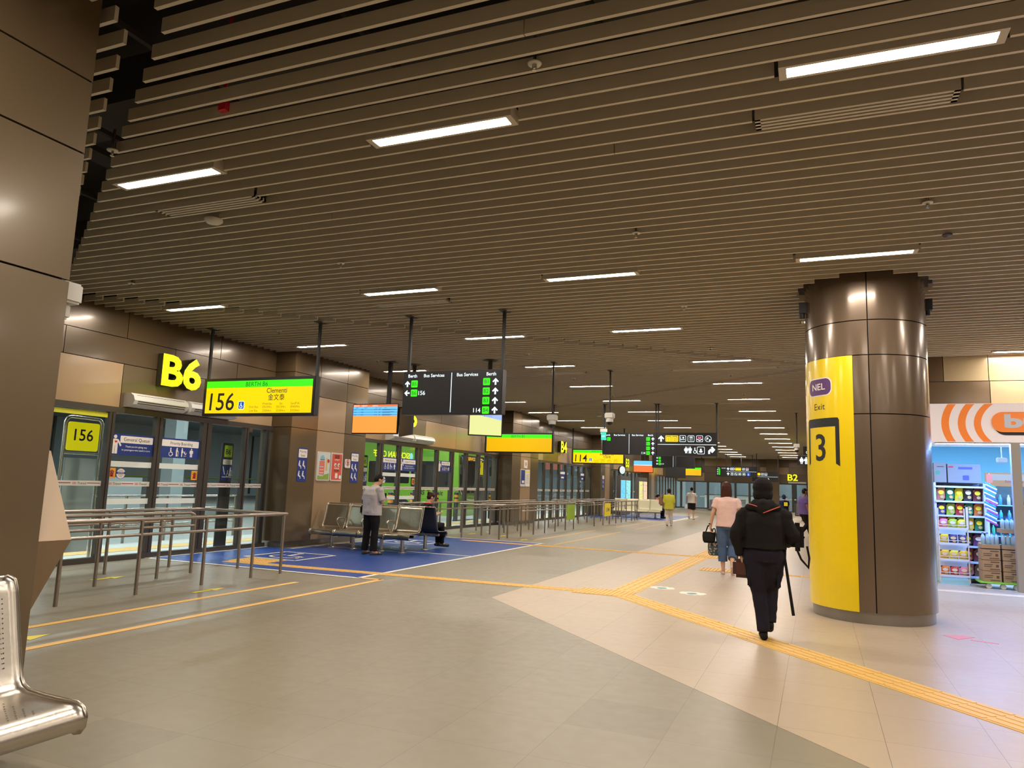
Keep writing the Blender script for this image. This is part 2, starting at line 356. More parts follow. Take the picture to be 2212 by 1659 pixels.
tactile('tactile_strip', 'yellow tactile strip running away down the hall past the walking woman', (-2.72, 11.1), (-2.30, 30.0), .42, 4)
tactile('tactile_strip', 'distant narrow yellow tactile strip beyond the benches', (-8.95, 18.25), (-2.75, 18.05), .26, 3)
tactile('tactile_strip', 'narrow yellow tactile strip behind the round column', (-1.2, 15.25), (1.5, 15.3), .22, 3)
for (x, y, lb) in ((-2.95, 10.93, 'where three tactile strips meet'), (-9.55, 11.0, 'at the left end of the strip on the blue zone'), (-1.75, 15.3, 'by the feet of the walking woman'), (-2.35, 18.15, 'farthest along the walkway')):
    m = MB(); m.box(x-.42, x+.42, y-.3, y+.3, .002, .0082, M_TACT)
    for i in range(12):
        for j in range(9): m.cyl(x-.38+i*.069, y-.26+j*.065, .008, .012, .017, M_TACT, 6)
    m.build('tactile_block', label='yellow dotted tactile block '+lb, category='tactile paving', group='dotted tactile blocks')
for (x, y, lb) in ((-2.3, 11.98, 'left of the pair'), (-1.78, 11.64, 'right of the pair')):
    m = MB(); rr = random.Random(3 if x < -2 else 5)
    m.prism([(x+(.13+.05*rr.random())*math.cos(t*math.pi/12)*1.3, y+(.13+.05*(t % 2))*math.sin(t*math.pi/12)) for t in range(24)], fz, .0016, .0022, M_LINEW)
    m.prism(disc(x, y-.03, .08, 12), fz, .0022, .003, mat('splash_teal', (.12, .26, .27), .6))
    m.build('floor_sticker', label='worn white and teal floor sticker in front of the walking woman, '+lb, category='floor sticker', group='floor stickers')
marking('floor_tape', 'pink tape patch on the tiles right of the column', 'floor tape', [[(1.42, 9.75), (1.62, 10.0), (1.5, 10.05), (1.3, 9.95)], bar((1.55, 9.8), (1.8, 9.72), .05)], mat('pink_tape', (.70, .25, .33), .6))

# ---------------------------------------------------------------- ceiling blades with zig-zag breaks, light and vent slots
LIGHTS = []
def rowY(k): return 4.93 if k == 0 else 9.25+3.5*(k-1)
for k in (-2, -1, 0, 1, 2): 
    y = {-2: -2.3, -1: 1.35}.get(k, rowY(k) if k >= 0 else 0)
    for x in (-10.45, -6.38, -3.42, -.18, 3.6, 6.8):
        if k < 0 and x < -4: continue
        LIGHTS.append((x, y))
for k in range(3, 17):
    for x in (-10.45, -6.48, -2.52) + ((3.15, 6.8) if k == 3 else ()): LIGHTS.append((x, rowY(k)))
VENTS = [(-.38, 5.62, 1.36), (-6.57, 5.62, 1.36), (-6.6, 9.95, 1.33), (-3.15, 17.35, 2.4), (-6.55, 17.35, 1.3), (-3.3, 24.3, 1.5), (-6.6, 28, 1.5), (-3.3, 29.5, 1.5), (3.4, 5.65, 1.36), (-3.0, 33, 1.6)]
zig = [(-4.5+.78, 2.97-.0), (-11.35, 7.86), (.2, 17.35), (-11.35, 27.3), (4, 38), (-11.35, 50), (4, 62)]
def zigx(y):
    if y < 2.97: return -3.87-(y-2.97)*1.56
    for a, b in zip(zig, zig[1:]):
        if min(a[1], b[1]) <= y <= max(a[1], b[1]):
            t = (y-a[1])/(b[1]-a[1]); return a[0]+t*(b[0]-a[0])
    return None
bl = MB(); CXC, CYC, CR = .64, 10.95, .75
y = Y0+.02
k0 = int((4.96-y)/.2); y = 4.96-k0*.2
row = 0
while y < Y1:
    cuts = []
    z_ = zigx(y)
    if z_ is not None and z_ > XW+.2: cuts.append((z_-.17, z_+.17))
    for (lx, ly) in LIGHTS:
        if abs(y-ly) < .1001: cuts.append((lx-.03, lx+1.33))
    for (vx, vy, vw) in VENTS:
        if abs(y-vy) < .1001: cuts.append((vx-.02, vx+vw+.02))
    if abs(y-CYC) < CR+.1: 
        hw = math.sqrt((CR+.1)**2-(y-CYC)**2); cuts.append((CXC-hw, CXC+hw))
    if -1.2 < y < 2.95: cuts.append((-7.0, -4.0))
    xl = XW
    for a, b in ((.2, 3.2), (13.2, 16.15), (26.15, 29.05), (38.8, 41.5), (51.2, 54)):
        if a-.03 < y < b+.03: xl = -10.78
    if y > 16.6: xr = 1.6
    else: xr = X1
    segs = [(xl, xr)]
    for a, b in sorted(cuts):
        ns = []
        for s, e_ in segs:
            if b <= s or a >= e_: ns.append((s, e_)); continue
            if a > s: ns.append((s, a))
            if b < e_: ns.append((b, e_))
        segs = ns
    for s, e_ in segs:
        if e_-s > .05:
            if row % 3 == 0 and e_-s > 6:          # a butt joint here and there
                j = s+2.5+(row*1.7) % (e_-s-4); bl.box(s, j-.003, y-.014, y+.014, ZC, ZC+.10, M_SLAT); bl.box(j+.003, e_, y-.014, y+.014, ZC, ZC+.10, M_SLAT)
            else: bl.box(s, e_, y-.014, y+.014, ZC, ZC+.10, M_SLAT)
    y += .2; row += 1
for x in [XW+1.1+1.5*i for i in range(13)]: bl.box(x, x+.04, Y0, Y1 if x < 1.5 else 16.6, ZC+.12, ZC+.16, M_VOID)
bl.build('ceiling', **ST)
cv = MB(); cv.box(XW-.3, X1, Y0, Y1, 5.6, 5.7, M_VOID); cv.build('ceiling', **ST)
# services above the open blades near the camera
def duct(name, label, a, b, s, mt, cat):
    m = MB(); m.box(min(a[0], b[0]), max(a[0], b[0]), min(a[1], b[1]), max(a[1], b[1]), a[2], a[2]+s, mt); m.build(name, label=label, category=cat, group='services above the ceiling')
M_SERV = mat('services_grey', (.035, .03, .028), .8)
for i, x in enumerate((-7.7, -3.0, -1.2)): duct('cable_tray', ['grey cable tray above the open blades at the far left', 'grey cable tray above the blades over the foreground', 'grey cable tray above the blades near the top right'][i], (x, Y0, 5.1), (x+.3, 16, 5.1), .06, M_SERV, 'cable tray')
for i, y in enumerate((1.6, 4.1, 6.9)): duct('air_duct', ['dark duct crossing above the blades', 'dark duct crossing above the nearest lamp row', 'dark duct above the blades before the second lamp row'][i], (-3.9 if i == 0 else XW+.3, y, 4.66), (X1-.3, y+.5, 4.66), .4, M_SERV, 'duct')
for i, (x, y) in enumerate(((-.1, 3.2), (-4.3, 4.1), (-4.6, 3.1))):
    m = MB(); m.box(x, x+.07, y, y+.05, ZC+.03, ZC+.15, M_RED); m.box(x+.02, x+.05, y+.02, y+.03, ZC+.15, 5.6, M_RED)
    m.build('pipe_hanger', label=['small red pipe hanger between blades at the top right', 'small red pipe hanger between blades right of the left pillar', 'small red pipe hanger in the open gap near the pillar'][i], category='pipe hanger', group='red hangers')

# ---------------------------------------------------------------- clad walls, pillars
def panel(mb, fr, u0, u1, v0, v1, mt, d=0., t=.02, gap=.006): mb.prism(rect(u0+gap, u1-gap, v0+gap, v1-gap), fr, d, d+t, mt)
ZR = (2.65, 3.44, 3.90, 4.45)
wl = MB(); wl.box(XW-.35, XW-.02, Y0, Y1, 2.66, 5.6, M_JOINT)
BAYS = [(3.2, 13.2), (16.15, 26.15), (29.05, 38.8), (41.5, 51.2), (54.0, 66)]
fx = FX(XW-.02, 0, 0)
rows = {0: [[3.2, 5.2, 7.2, 9.25, 11.3, 13.2], [3.2, 6, 8.1, 10.35, 12.0, 13.2], [3.2, 6.9, 9.26, 11.5, 13.2]],
        1: [[16.15, 18.2, 20.27, 22.41, 24.5, 26.15], [16.15, 18.03, 21.3, 24.0, 26.15], [16.15, 18.0, 20.9, 23.3, 26.15]]}
cols0 = {0: [[M_WALL2, M_TAN, M_TAN, M_WALL2, M_TAN], [M_WALL]*5, [M_WALL]*4], 1: [[M_TAN, M_WALL2, M_TAN, M_CREAM, M_TAN], [M_WALL2, M_WALL, M_WALL, M_WALL2], [M_WALL2, M_WALL, M_WALL, M_WALL]]}
for bi, (a, b) in enumerate(BAYS):
    if bi in rows: R3, C3 = rows[bi], cols0[bi]
    else:
        n = [a+(b-a)*i/4.7 for i in range(5)]+[b]; R3 = [n, [a]+[q+1.0 for q in n[:-2]]+[b], n]
        pool = [M_TAN, M_WALL2, M_CREAM, M_WALL, M_TAN]; C3 = [[pool[(i+bi) % 5] for i in range(9)], [M_WALL2, M_WALL]*5, [M_WALL]*9]
    for r in range(3):
        for i in range(len(R3[r])-1): panel(wl, fx, R3[r][i], R3[r][i+1], ZR[r], ZR[r+1], C3[r][i])
wl.build('wall_left', **ST)
PIL = [(.2, 3.2), (13.2, 16.15), (26.15, 29.05), (38.8, 41.5), (51.2, 54.0)]
for i, (a, b) in enumerate(PIL):
    m = MB(); xf = -10.8
    m.box(XW-.3, xf-.03, a+.02, b-.02, .14, 5.0, M_JOINT); m.box(XW-.3, xf-.12, a+.1, b-.1, 0, .16, M_PLINTH)
    f = FX(xf-.03, 0, 0); s1, s2 = a+.93*(b-a)/2.95, a+2.02*(b-a)/2.95
    for r, (z0, z1) in enumerate(((.13, 2.65), (2.65, 3.44), (3.44, 3.90), (3.90, 4.5))):
        top = M_WALL2
        panel(m, f, a, s1, z0, z1, M_WALL2 if r < 2 else M_WALL, t=.03); panel(m, f, s1, s2, z0, z1, M_TAN if r < 2 else M_WALL2, t=.03); panel(m, f, s2, b, z0, z1, M_WALL2 if r else M_WALL2, t=.03)
        for (o, u, sg) in (((XW-.3, a+.02, 0), (1, 0, 0), 1), ((xf, b-.02, 0), (-1, 0, 0), 1)):
            ff = Fr(o, u, (0, 0, 1)); panel(m, ff, 0, xf-XW+.3, z0, z1, M_WALL, t=.02)
    m.build('clad_pillar', label=['bronze clad pillar at the near end of the glazed wall', 'bronze clad pillar with priority seat signs behind the nearest bench', 'bronze clad pillar with two paper notices beyond the middle queue rails', 'bronze clad pillar beside the glowing map boards', 'farthest bronze clad pillar before the end wall'][i], category='pillar', group='clad pillars')
# near left pillar
m = MB(); xa, xb, ya, yb = -6.9, -4.05, -1.1, 2.88
m.box(xa+.03, xb-.03, ya+.03, yb-.03, .14, 5.4, M_JOINT); m.box(xa+.12, xb-.12, ya+.1, yb-.1, 0, .15, M_PLINTH)
f = FX(xb-.03, 0, 0); f2 = Fr((xb, yb-.03, 0), (-1, 0, 0), (0, 0, 1)); f4 = Fr((xa, ya+.03, 0), (1, 0, 0), (0, 0, 1))
for (z0, z1) in ((.13, 2.65), (2.65, 3.44), (3.44, 3.90), (3.90, 5.3)):
    mt = M_WALL2
    panel(m, f, ya, .2, z0, z1, mt, t=.03); panel(m, f, .2, yb, z0, z1, mt, t=.03); panel(m, f2, 0, xb-xa, z0, z1, mt, t=.03); panel(m, f4, 0, xb-xa, z0, z1, mt, t=.03)
m.build('clad_pillar', label='huge bronze clad pillar filling the left edge of the view', category='pillar', group='clad pillars')
# wedge shaped advertising box on that pillar, nearly edge-on: pyramid bulge
def tri_box(mb, pts, mt): pass
m = MB()
# ridge toward the hall, running along +Y
V = [(-4.07, 2.885, 1.14), (-4.42, 2.885, 1.70), (-4.42, 2.885, .66), (-5.6, 2.885, 1.70), (-5.6, 2.885, .66),
     (-4.07, 3.09, 1.14), (-4.42, 3.15, 1.66), (-4.42, 3.14, .70), (-5.6, 3.15, 1.66), (-5.6, 3.14, .70)]
m.add(V, [(0, 1, 6, 5), (0, 5, 7, 2), (1, 3, 8, 6), (2, 7, 9, 4), (3, 4, 9, 8), (5, 6, 8, 9, 7), (0, 2, 4, 3, 1)], mat('fin_tan', (.36, .25, .15), .45, .1))
m.build('faceted_fin', label='faceted tan and dark bronze box jutting from the far side of the huge left pillar', category='wall fixture')
# ---------------------------------------------------------------- glazed bays
def bay(idx, a, b, mull, pilf=-11.35):
    """mull: list of (centre, width); frame bars, glass panes, all in one structural window with children"""
    root = D.objects.new('window_%d' % idx, None); COL.objects.link(root); root.location = (XW, (a+b)/2, 0); root['kind'] = 'structure'
    o = Vector((XW, (a+b)/2, 0))
    m = MB(); m.box(-.06, .05, a-o.y, b-o.y, 2.56, 2.66, M_FRAME); m.box(-.06, .06, a-o.y, b-o.y, 0, .09, M_FRAME)
    for (c, w_) in mull:
        m.box(-.05, .045, c-w_/2-o.y, c+w_/2-o.y, .09, 2.56, M_FRAME)
        m.box(-.055, .052, c-.006-o.y, c+.006-o.y, .09, 2.56, M_JOINT)
    m.build('frame', root)
    ed = [a]+[c for c, w_ in mull]+[b]
    for i in range(len(ed)-1):
        g_ = MB(); g_.box(-.006, .006, ed[i]-o.y+.02, ed[i+1]-o.y-.02, .09, 2.56, M_GLASS); g_.build('pane', root)
    return root
MU = {0: [(4.3, .1), (5.4, .16), (6.6, .22), (7.9, .1), (9.1, .12), (10.11, .15), (11.28, .24), (12.4, .11), (13.05, .12)],
      1: [(16.3, .12), (17.73, .22), (18.73, .17), (19.92, .34), (21.08, .17), (22.15, .2), (23.24, .2), (24.26, .2), (25.0, .16), (25.95, .2)],
      2: [(29.2, .15)]+[(30.2+1.05*i, .2) for i in range(8)]+[(38.6, .2)],
      3: [(41.7, .15)]+[(42.8+1.1*i, .2) for i in range(8)],
      4: [(54.2, .2)]+[(55.4+1.2*i, .2) for i in range(9)]}
for i, (a, b) in enumerate(BAYS): bay(i+1, a, b, MU[i])
# operator band along the glass, one sticker strip per pane
M_BAND = mat('frosted_band', (.62, .60, .52), .5); M_MAROON = mat('band_maroon', (.30, .03, .05), .5); M_BRED = mat('band_red', (.50, .05, .06), .5)
def sticker(name, label, cat, build, group=None):
    m = MB(); build(m); return m.build(name, label=label, category=cat, group=group)
def band(a, b, z0, label, near):
    f = FX(XW+.008, 0, 0); m = MB(); m.prism(rect(a, b, z0, z0+.085), f, 0, .001, M_BAND)
    if near:
        u = a+.02
        while u < b-.1:
            w1 = min(.26, b-u); 
            if w1 > .2:
                text(m, f, 'SBS', u, z0+.025, .036, M_BRED, .0016, 'l', bold=.01); text(m, f, 'Transit', u+.085, z0+.022, .042, M_INK, .0016, 'l', shear=.2, bold=.005)
            u += .27
            if u < b-.05: m.prism(rect(u, min(b, u+.24), z0+.038, z0+.052), f, .001, .0016, M_MAROON)
            u += .27
    else:
        u = a+.03
        while u < b-.1: m.prism(rect(u, min(u+.2, b), z0+.035, z0+.05), f, .001, .0016, M_MAROON); m.prism(rect(min(u+.22, b-.02), min(u+.45, b), z0+.03, z0+.055), f, .001, .0016, M_INK); u += .5
    m.build('window_band', label=label, category='window sticker', group='lettered bands along the glass')
def panes(i):
    a, b = BAYS[i]; ed = [(a, 0)]+MU[i]+[(b, 0)]
    return [(ed[k][0]+ed[k][1]/2, ed[k+1][0]-ed[k+1][1]/2) for k in range(len(ed)-1) if ed[k+1][0]-ed[k+1][1]/2-ed[k][0]-ed[k][1]/2 > .3]
ORD = ['first', 'second', 'third', 'fourth', 'fifth', 'sixth', 'seventh', 'eighth', 'ninth', 'tenth', 'eleventh']
for i, nm in ((0, 'nearest glazed bay'), (1, 'bay with the green bus'), (2, 'bay behind the 114 sign'), (3, 'bay of the map boards')):
    for k, (a, b) in enumerate(panes(i)):
        band(a, b, 1.285, 'white band lettered along the glass, %s pane of the %s' % (ORD[k], nm), i < 2)
f = FX(XW+.009, 0, 0)
M_FROST = mat('frosted_strip', (.70, .74, .68), .6)
for (a, b, z, lb) in ((9.17, 10.04, 1.62, 'upper, under the general queue sign'), (10.2, 11.15, 1.62, 'upper, under the priority boarding sign'), (9.17, 10.04, .97, 'lower, left door of the nearest bay'), (10.2, 11.15, .97, 'lower, right door of the nearest bay'),
                      (17.86, 18.62, 1.66, 'upper, beside the standing man'), (18.83, 19.74, 1.66, 'upper, in front of the green bus'), (17.86, 18.62, 1.0, 'lower, beside the standing man'), (18.83, 19.74, 1.0, 'lower, in front of the green bus')):
    sticker('frosted_strip', 'pale frosted strip on a glass door: '+lb, 'window sticker', lambda m: m.prism(rect(a, b, z, z+.1), f, 0, .001, M_FROST), 'frosted door strips')
def gq(m, a, b, z0=1.83, z1=2.2, t1='General Queue', t2=('Thank you for giving way', 'to passengers who need it more')):
    m.prism(rect(a, b, z0, z1), f, 0, .001, M_NAVY); m.prism(rrect(a+.16, b-.02, z1-.155, z1-.03, .015), f, .001, .002, M_STW)
    text(m, f, t1, (a+b)/2+.07, z1-.12, .062, M_INK, .0026); picto(m, f, 'hand', a+.075, z0+.02, .33, M_STW, .0012)
    m.prism([(a+.045, z1-.135), (a+.075, z1-.165), (a+.105, z1-.135), (a+.09, z1-.12), (a+.075, z1-.13), (a+.06, z1-.12)], f, .002, .003, M_RED)
    for i_, s in enumerate(t2): text(m, f, s, (a+b)/2+.07, z0+.14-.06*i_, .032, M_STW, .0016, bold=.01)
def pb(m, a, b, z0=1.83, z1=2.2):
    m.prism(rect(a, b, z0, z1), f, 0, .001, M_NAVY); m.prism(rrect(a+.03, b-.03, z1-.155, z1-.03, .015), f, .001, .002, M_STW)
    text(m, f, 'Priority Boarding', (a+b)/2+.02, z1-.118, .055, M_INK, .0026); c = (a+b)/2-.22
    for k_, kd in enumerate(('wheel', 'cane', 'preg', 'pram', 'man')): picto(m, f, kd, c+[0, .15, .28, .36, .52][k_]*.95, z0+.03, .17 if kd != 'pram' else .15, M_STW, .0012)
sticker('window_sticker', 'navy general queue sticker with a white figure, on the nearest glass doors', 'window sticker', lambda m: gq(m, 9.17, 10.04), 'navy door stickers')
sticker('window_sticker', 'navy priority boarding sticker on the nearest glass doors', 'window sticker', lambda m: pb(m, 10.2, 11.15), 'navy door stickers')
sticker('window_sticker', 'navy priority boarding sticker above the standing man', 'window sticker', lambda m: pb(m, 17.86, 18.63), 'navy door stickers')
sticker('window_sticker', 'navy general queue sticker in front of the green bus', 'window sticker', lambda m: gq(m, 18.83, 19.74), 'navy door stickers')
def pg(m, a, b):
    m.prism(rect(a, b, 1.87, 2.23), f, 0, .001, M_NAVY); m.prism(rect(a+.22, b-.02, 2.09, 2.21), f, .001, .002, M_STW); text(m, f, 'Please Give Way', (a+b)/2+.1, 2.13, .05, M_INK, .0026)
    picto(m, f, 'hand', a+.1, 1.89, .33, M_STW, .0012)
    for k_, kd in enumerate(('wheel', 'cane', 'preg', 'pram', 'man')): picto(m, f, kd, a+.32+.105*k_, 1.92, .13, M_STW, .0012)
sticker('window_sticker', 'navy please give way sticker on a fixed pane of the bus bay', 'window sticker', lambda m: pg(m, 21.2, 22.04), 'navy door stickers')
def far_st(m, a, b, z0, z1): m.prism(rect(a, b, z0, z1), f, 0, .001, M_NAVY); m.prism(rect(a+.05, b-.05, z1-.14, z1-.03), f, .001, .002, M_STW); m.prism(rect(a+.2, b-.2, z0+.06, z0+.14), f, .001, .002, M_STW)
sticker('window_sticker', 'small navy sticker behind the 114 queue', 'window sticker', lambda m: far_st(m, 33.5, 34.3, 1.85, 2.25), 'navy door stickers')
sticker('window_sticker', 'small navy sticker on the last door behind the 114 queue', 'window sticker', lambda m: far_st(m, 36.8, 37.5, 1.85, 2.25), 'navy door stickers')
def noh(m, a, z):
    m.prism(rect(a, a+.15, z, z+.18), f, 0, .001, M_ORNG); m.prism(rrect(a+.045, a+.11, z+.03, z+.1, .015), f, .001, .0016, M_INK)
    for k_ in range(4): m.prism(rect(a+.045+.018*k_, a+.058+.018*k_, z+.09, z+.135+.01*(k_ in (1, 2))), f, .001, .0016, M_INK)
    m.prism(limb((a+.03, z+.03), (a+.12, z+.12), .007), f, .0018, .0024, M_RED); m.prism(limb((a+.03, z+.12), (a+.12, z+.03), .007), f, .0018, .0024, M_RED)
for (a, z, lb) in ((9.15, 1.42, 'left of the round caution sticker'), (11.0, 1.42, 'on the right leaf under priority boarding'), (19.56, 1.44, 'in front of the green bus')):
    sticker('hand_sticker', 'orange no-hand sticker, '+lb, 'window sticker', lambda m: noh(m, a, z), 'orange no-hand stickers')
def caut(m, y, z):
    m.prism(disc(y, z, .095, 28), f, 0, .001, M_NAVY); m.prism(disc(y, z, .088, 28), f, .001, .0014, M_STW); m.prism(rect(y-.088, y+.088, z-.008, z+.03), f, .0014, .0018, M_NAVY)
    text(m, f, 'CAUTION', y, z+.002, .02, M_STW, .0022, bold=.02); text(m, f, 'AUTOMATIC', y, z-.035, .014, M_INK, .0022, bold=.02); text(m, f, 'DOOR', y, z-.06, .012, M_INK, .0022, bold=.02); text(m, f, 'MIND EXIT', y, z+.05, .013, M_INK, .0022, bold=.02)
sticker('caution_sticker', 'round white caution sticker on the nearest sliding door', 'window sticker', lambda m: caut(m, 9.41, 1.505), 'caution stickers')
sticker('caution_sticker', 'round white caution sticker beside the head of the standing man', 'window sticker', lambda m: caut(m, 17.98, 1.55), 'caution stickers')
for (a, b, lb) in ((3.4, 9.0, 'nearest bay, left end'),):
    sticker('glass_tape', 'yellow tape strip along the top of the glass, left end of the nearest bay', 'tape', lambda m: m.prism(rect(8.0, 9.03, 2.46, 2.54), f, 0, .001, mat('tape_yellow', (.62, .60, .02), .5)))
# berth pylons outside the glass
def pylon(y, n, label):
    e = E('berth_totem', label, 'sign', (-11.72, y, 0), group='berth totems'); g_ = FX(.03, 0, 0)
    m = MB(); m.box(-.03, .03, -.16, .16, 0, 2.22, M_BLACK2, .015); m.build('post', e)
    m = MB(); m.prism(rrect(-.11, .11, 1.92, 2.17, .02), g_, 0, .003, M_LIME); m.build('number_plate', e)
    m = MB(); text(m, g_, n, 0, 1.98, .11, M_INK, .004, bold=.01); m.build('lettering', e)
    m = MB(); m.prism(rect(-.13, .13, 1.76, 1.87), g_, 0, .003, M_STW); text(m, g_, 'Priority', 0, 1.825, .025, M_INK, .004); text(m, g_, 'Boarding', 0, 1.785, .025, M_INK, .004); m.build('notice', e)
    m = MB(); m.prism(rect(-.15, .15, 1.42, 1.74), g_, 0, .003, M_NAVY); picto(m, g_, 'wheel', .03, 1.5, .15, M_STW, .0032); picto(m, g_, 'cane', .1, 1.52, .19, M_STW, .0034); m.prism(limb((-.12, 1.72), (-.06, 1.55), .012), g_, .003, .004, M_STW); m.prism(rect(-.13, .13, 1.49, 1.505), g_, .003, .004, M_STW); m.build('picture_panel', e)
pylon(12.3, 'B6', 'black totem lettered B6 just outside the nearest glass')
pylon(17.5, 'B5', 'black totem lettered B5 outside, left of the standing man')
pylon(37.9, 'B4', 'distant black totem outside, behind the 114 queue')
# freestanding service pole signs outside
def stop(x, y, n, label):
    e = E('bus_stop_sign', label, 'bus stop sign', (x, y, 0), group='bus stop signs'); g_ = FX(.02, 0, 0)
    m = MB(); P = [(0, -.36, 0), (0, -.36, 2.35)]+[(0, -.36+.12-.12*math.cos(t*math.pi/8), 2.35+.12*math.sin(t*math.pi/8)) for t in range(1, 5)]+[(0, .36-.12+.12*math.sin(t*math.pi/8), 2.35+.12*math.cos(t*math.pi/8)) for t in range(1, 5)]+[(0, .36, 0)]
    m.tube(P, .028, M_STEEL, 10); m.tube([(0, -.36, 1.83), (0, .36, 1.83)], .018, M_STEEL, 8); m.build('frame', e)
    m = MB(); m.prism(rrect(-.3, .3, 1.88, 2.38, .04), FX(-.012, 0, 0), 0, .03, M_YSTOP); m.build('plate', e)
    m = MB(); text(m, g_, n, 0, 2.06, .2, M_INK, .0, bold=.012); m.build('lettering', e)
    m = MB(); m.box(-.02, .02, -.3, .3, .12, 1.75, mat('route_board_grey', (.42, .46, .46), .4)); m.build('route_board', e)
M_YSTOP = mat('stop_yellow', (1., .86, .0), .5, emit=.55)
stop(-12.05, 9.15, '156', 'yellow 156 stop sign in a steel frame outside the nearest glass')
stop(-12.6, 27.1, '7', 'narrow yellow stop sign outside, right of the green bus')
# ---------------------------------------------------------------- outside: bus bay
M_OPLAT = mat('platform_concrete', (.50, .48, .43), .6, var=.08, scale=4)
M_ROAD = mat('road_concrete', (.30, .30, .27), .7, var=.1, scale=1.5)
M_OWALL = mat('bay_wall_grey', (.40, .45, .46), .6, var=.03, scale=.6)
M_OCEIL = mat('bay_soffit', (.34, .37, .38), .7)
m = MB(); m.box(-13.95, XW-.05, -6, 66, -.25, -.005, M_OPLAT); m.build('floor', **ST)
m = MB(); m.box(-45, -13.9, -6, 72, -.5, -.18, M_ROAD); m.build('floor', **ST)
m = MB(); m.box(-45, XW-.35, -6, 72, 4.9, 5.1, M_OCEIL); m.build('ceiling', **ST)
m = MB(); m.box(-45.3, -45, -6, 72, -.2, 5, M_OWALL); m.build('wall_outer', **ST)
m = MB()
for y in range(-4, 70, 9): m.box(-44.98, -44.9, y, y+.15, 0, 4.9, M_FRAME)
m.box(-44.98, -44.85, -6, 72, 1.2, 1.28, mat('kerb_lime', (.45, .6, .08), .6)); m.build('trim_1', **ST)
m = MB(); m.box(XW-.5, 45-90, -6.3, -6, -.2, 5, M_OWALL); m.build('wall_outer_near', **ST)
m = MB(); m.box(-45, XW-.3, 72, 72.3, -.2, 5, M_OWALL); m.build('wall_outer_far', **ST)
tactile('tactile_strip', 'yellow tactile strip along the boarding platform outside the glass', (-12.85, -5), (-12.85, 66), .55, 0, z=-.004)
# traffic island with striped kerb, wall panels and barriers opposite
M_KB = mat('kerb_black', (.02, .02, .02), .6); M_KW = mat('kerb_white', (.65, .66, .63), .6)
def island(x, y0, y1, label):
    e = E('traffic_island', label, 'traffic island', (x, (y0+y1)/2, -.18), group='striped islands'); h = (y1-y0)/2
    m = MB(); m.box(-.9, .9, -h, h, 0, .2, M_OPLAT); m.build('slab', e)
    m = MB(); n = int((y1-y0)/.8)
    for k in range(n): m.box(.9, .93, -h+k*.8, -h+(k+1)*.8, 0, .205, M_KB if k % 2 else M_KW)
    m.build('kerb', e)
island(-20.5, 2, 17, 'black and white kerbed island seen through the nearest glass'); island(-27, 32, 60, 'black and white kerbed island far off through the glass')
for k in range(9):
    y = 3+k*1.7; m = MB(); m.box(-20.9, -20.84, y, y+1.55, .35, 1.35, M_OWALL); m.box(-20.9, -20.82, y-.04, y+.02, .02, 1.4, M_FRAME)
    m.build('barrier_panel', label='grey barrier panels in a row on the island beyond the nearest glass', category='barrier', group='island barriers')
for k in range(5):
    m = MB(); y = 4+6*k; m.box(-24.3, -23.7, y, y+.6, -.18, 4.9, M_OWALL); m.build('bay_column', label='square concrete columns of the bus bay', category='column', group='bus bay columns')
# bollards and rails on the platform
def bollard(x, y, label):
    e = E('bollard', label, 'bollard', (x, y, 0), group='banded bollards')
    m = MB(); m.cyl(0, 0, 0, 1.12, .09, M_STEELD, 16); m.lathe(0, 0, [(.09, 1.12), (.07, 1.16), (0, 1.17)], M_STEELD, 16); m.build('post', e)
    m = MB(); 
    for z in (.78, .95): m.cyl(0, 0, z, z+.1, .093, M_ORNG, 16)
    m.build('orange_bands', e)
b0 = None
for i, y in enumerate((18.9, 20.1, 21.9, 23.4, 25.2, 26.9, 30.3, 31.6, 33.0, 34.3, 35.6, 37.2)):
    bollard(-13.5, y, '%s dark bollard with two orange bands outside, counted from the near end' % (ORD+['twelfth'])[i])
def barrier(y0, y1, lb):
    e = E('platform_railing', lb, 'railing', (-14.35, (y0+y1)/2, 0), group='platform railings'); h = (y1-y0)/2
    for z in (.35, .7, 1.0): m = MB(); m.tube([(0, -h, z), (0, h, z)], .025, M_STEEL, 8); m.build('rail', e)
    n = 5
    for k in range(n): m = MB(); m.cyl(0, -h+2*h*k/(n-1), -.18, 1.0, .03, M_STEEL, 8); m.build('post', e)
barrier(4, 9.5, 'steel railing outside the nearest glass, left part'); barrier(11, 15.5, 'steel railing outside the nearest glass, right part')
# outside lamps
def lampc(x, y, z, L, label, ry=0, group='bus bay strip lights'):
    e = E('strip_light', label, 'ceiling light', (x, y, z), ry, group)
    m = MB(); m.box(-L/2, L/2, -.12, .12, .02, .1, M_FIX); m.build('housing', e); m = MB(); a_ = L/2-.03; m.quad((-a_, -.1, 0), (-a_, .1, 0), (a_, .1, 0), (a_, -.1, 0), M_LAMPC); m.box(-a_, a_, -.1, .1, .001, .02, M_FIX); m.build('diffuser', e); return e
first = None
for x in (-12.9, -16.2, -21, -30):
    for y in range(-2, 70, 4 if x > -14 else 6):
        if first is None: first = first_c = lampc(x, y, 4.78, 1.6, 'cool white strip lights on the soffit of the bus bay', PI2 := math.pi/2)
        else: dup(first, (x, y, 4.78))
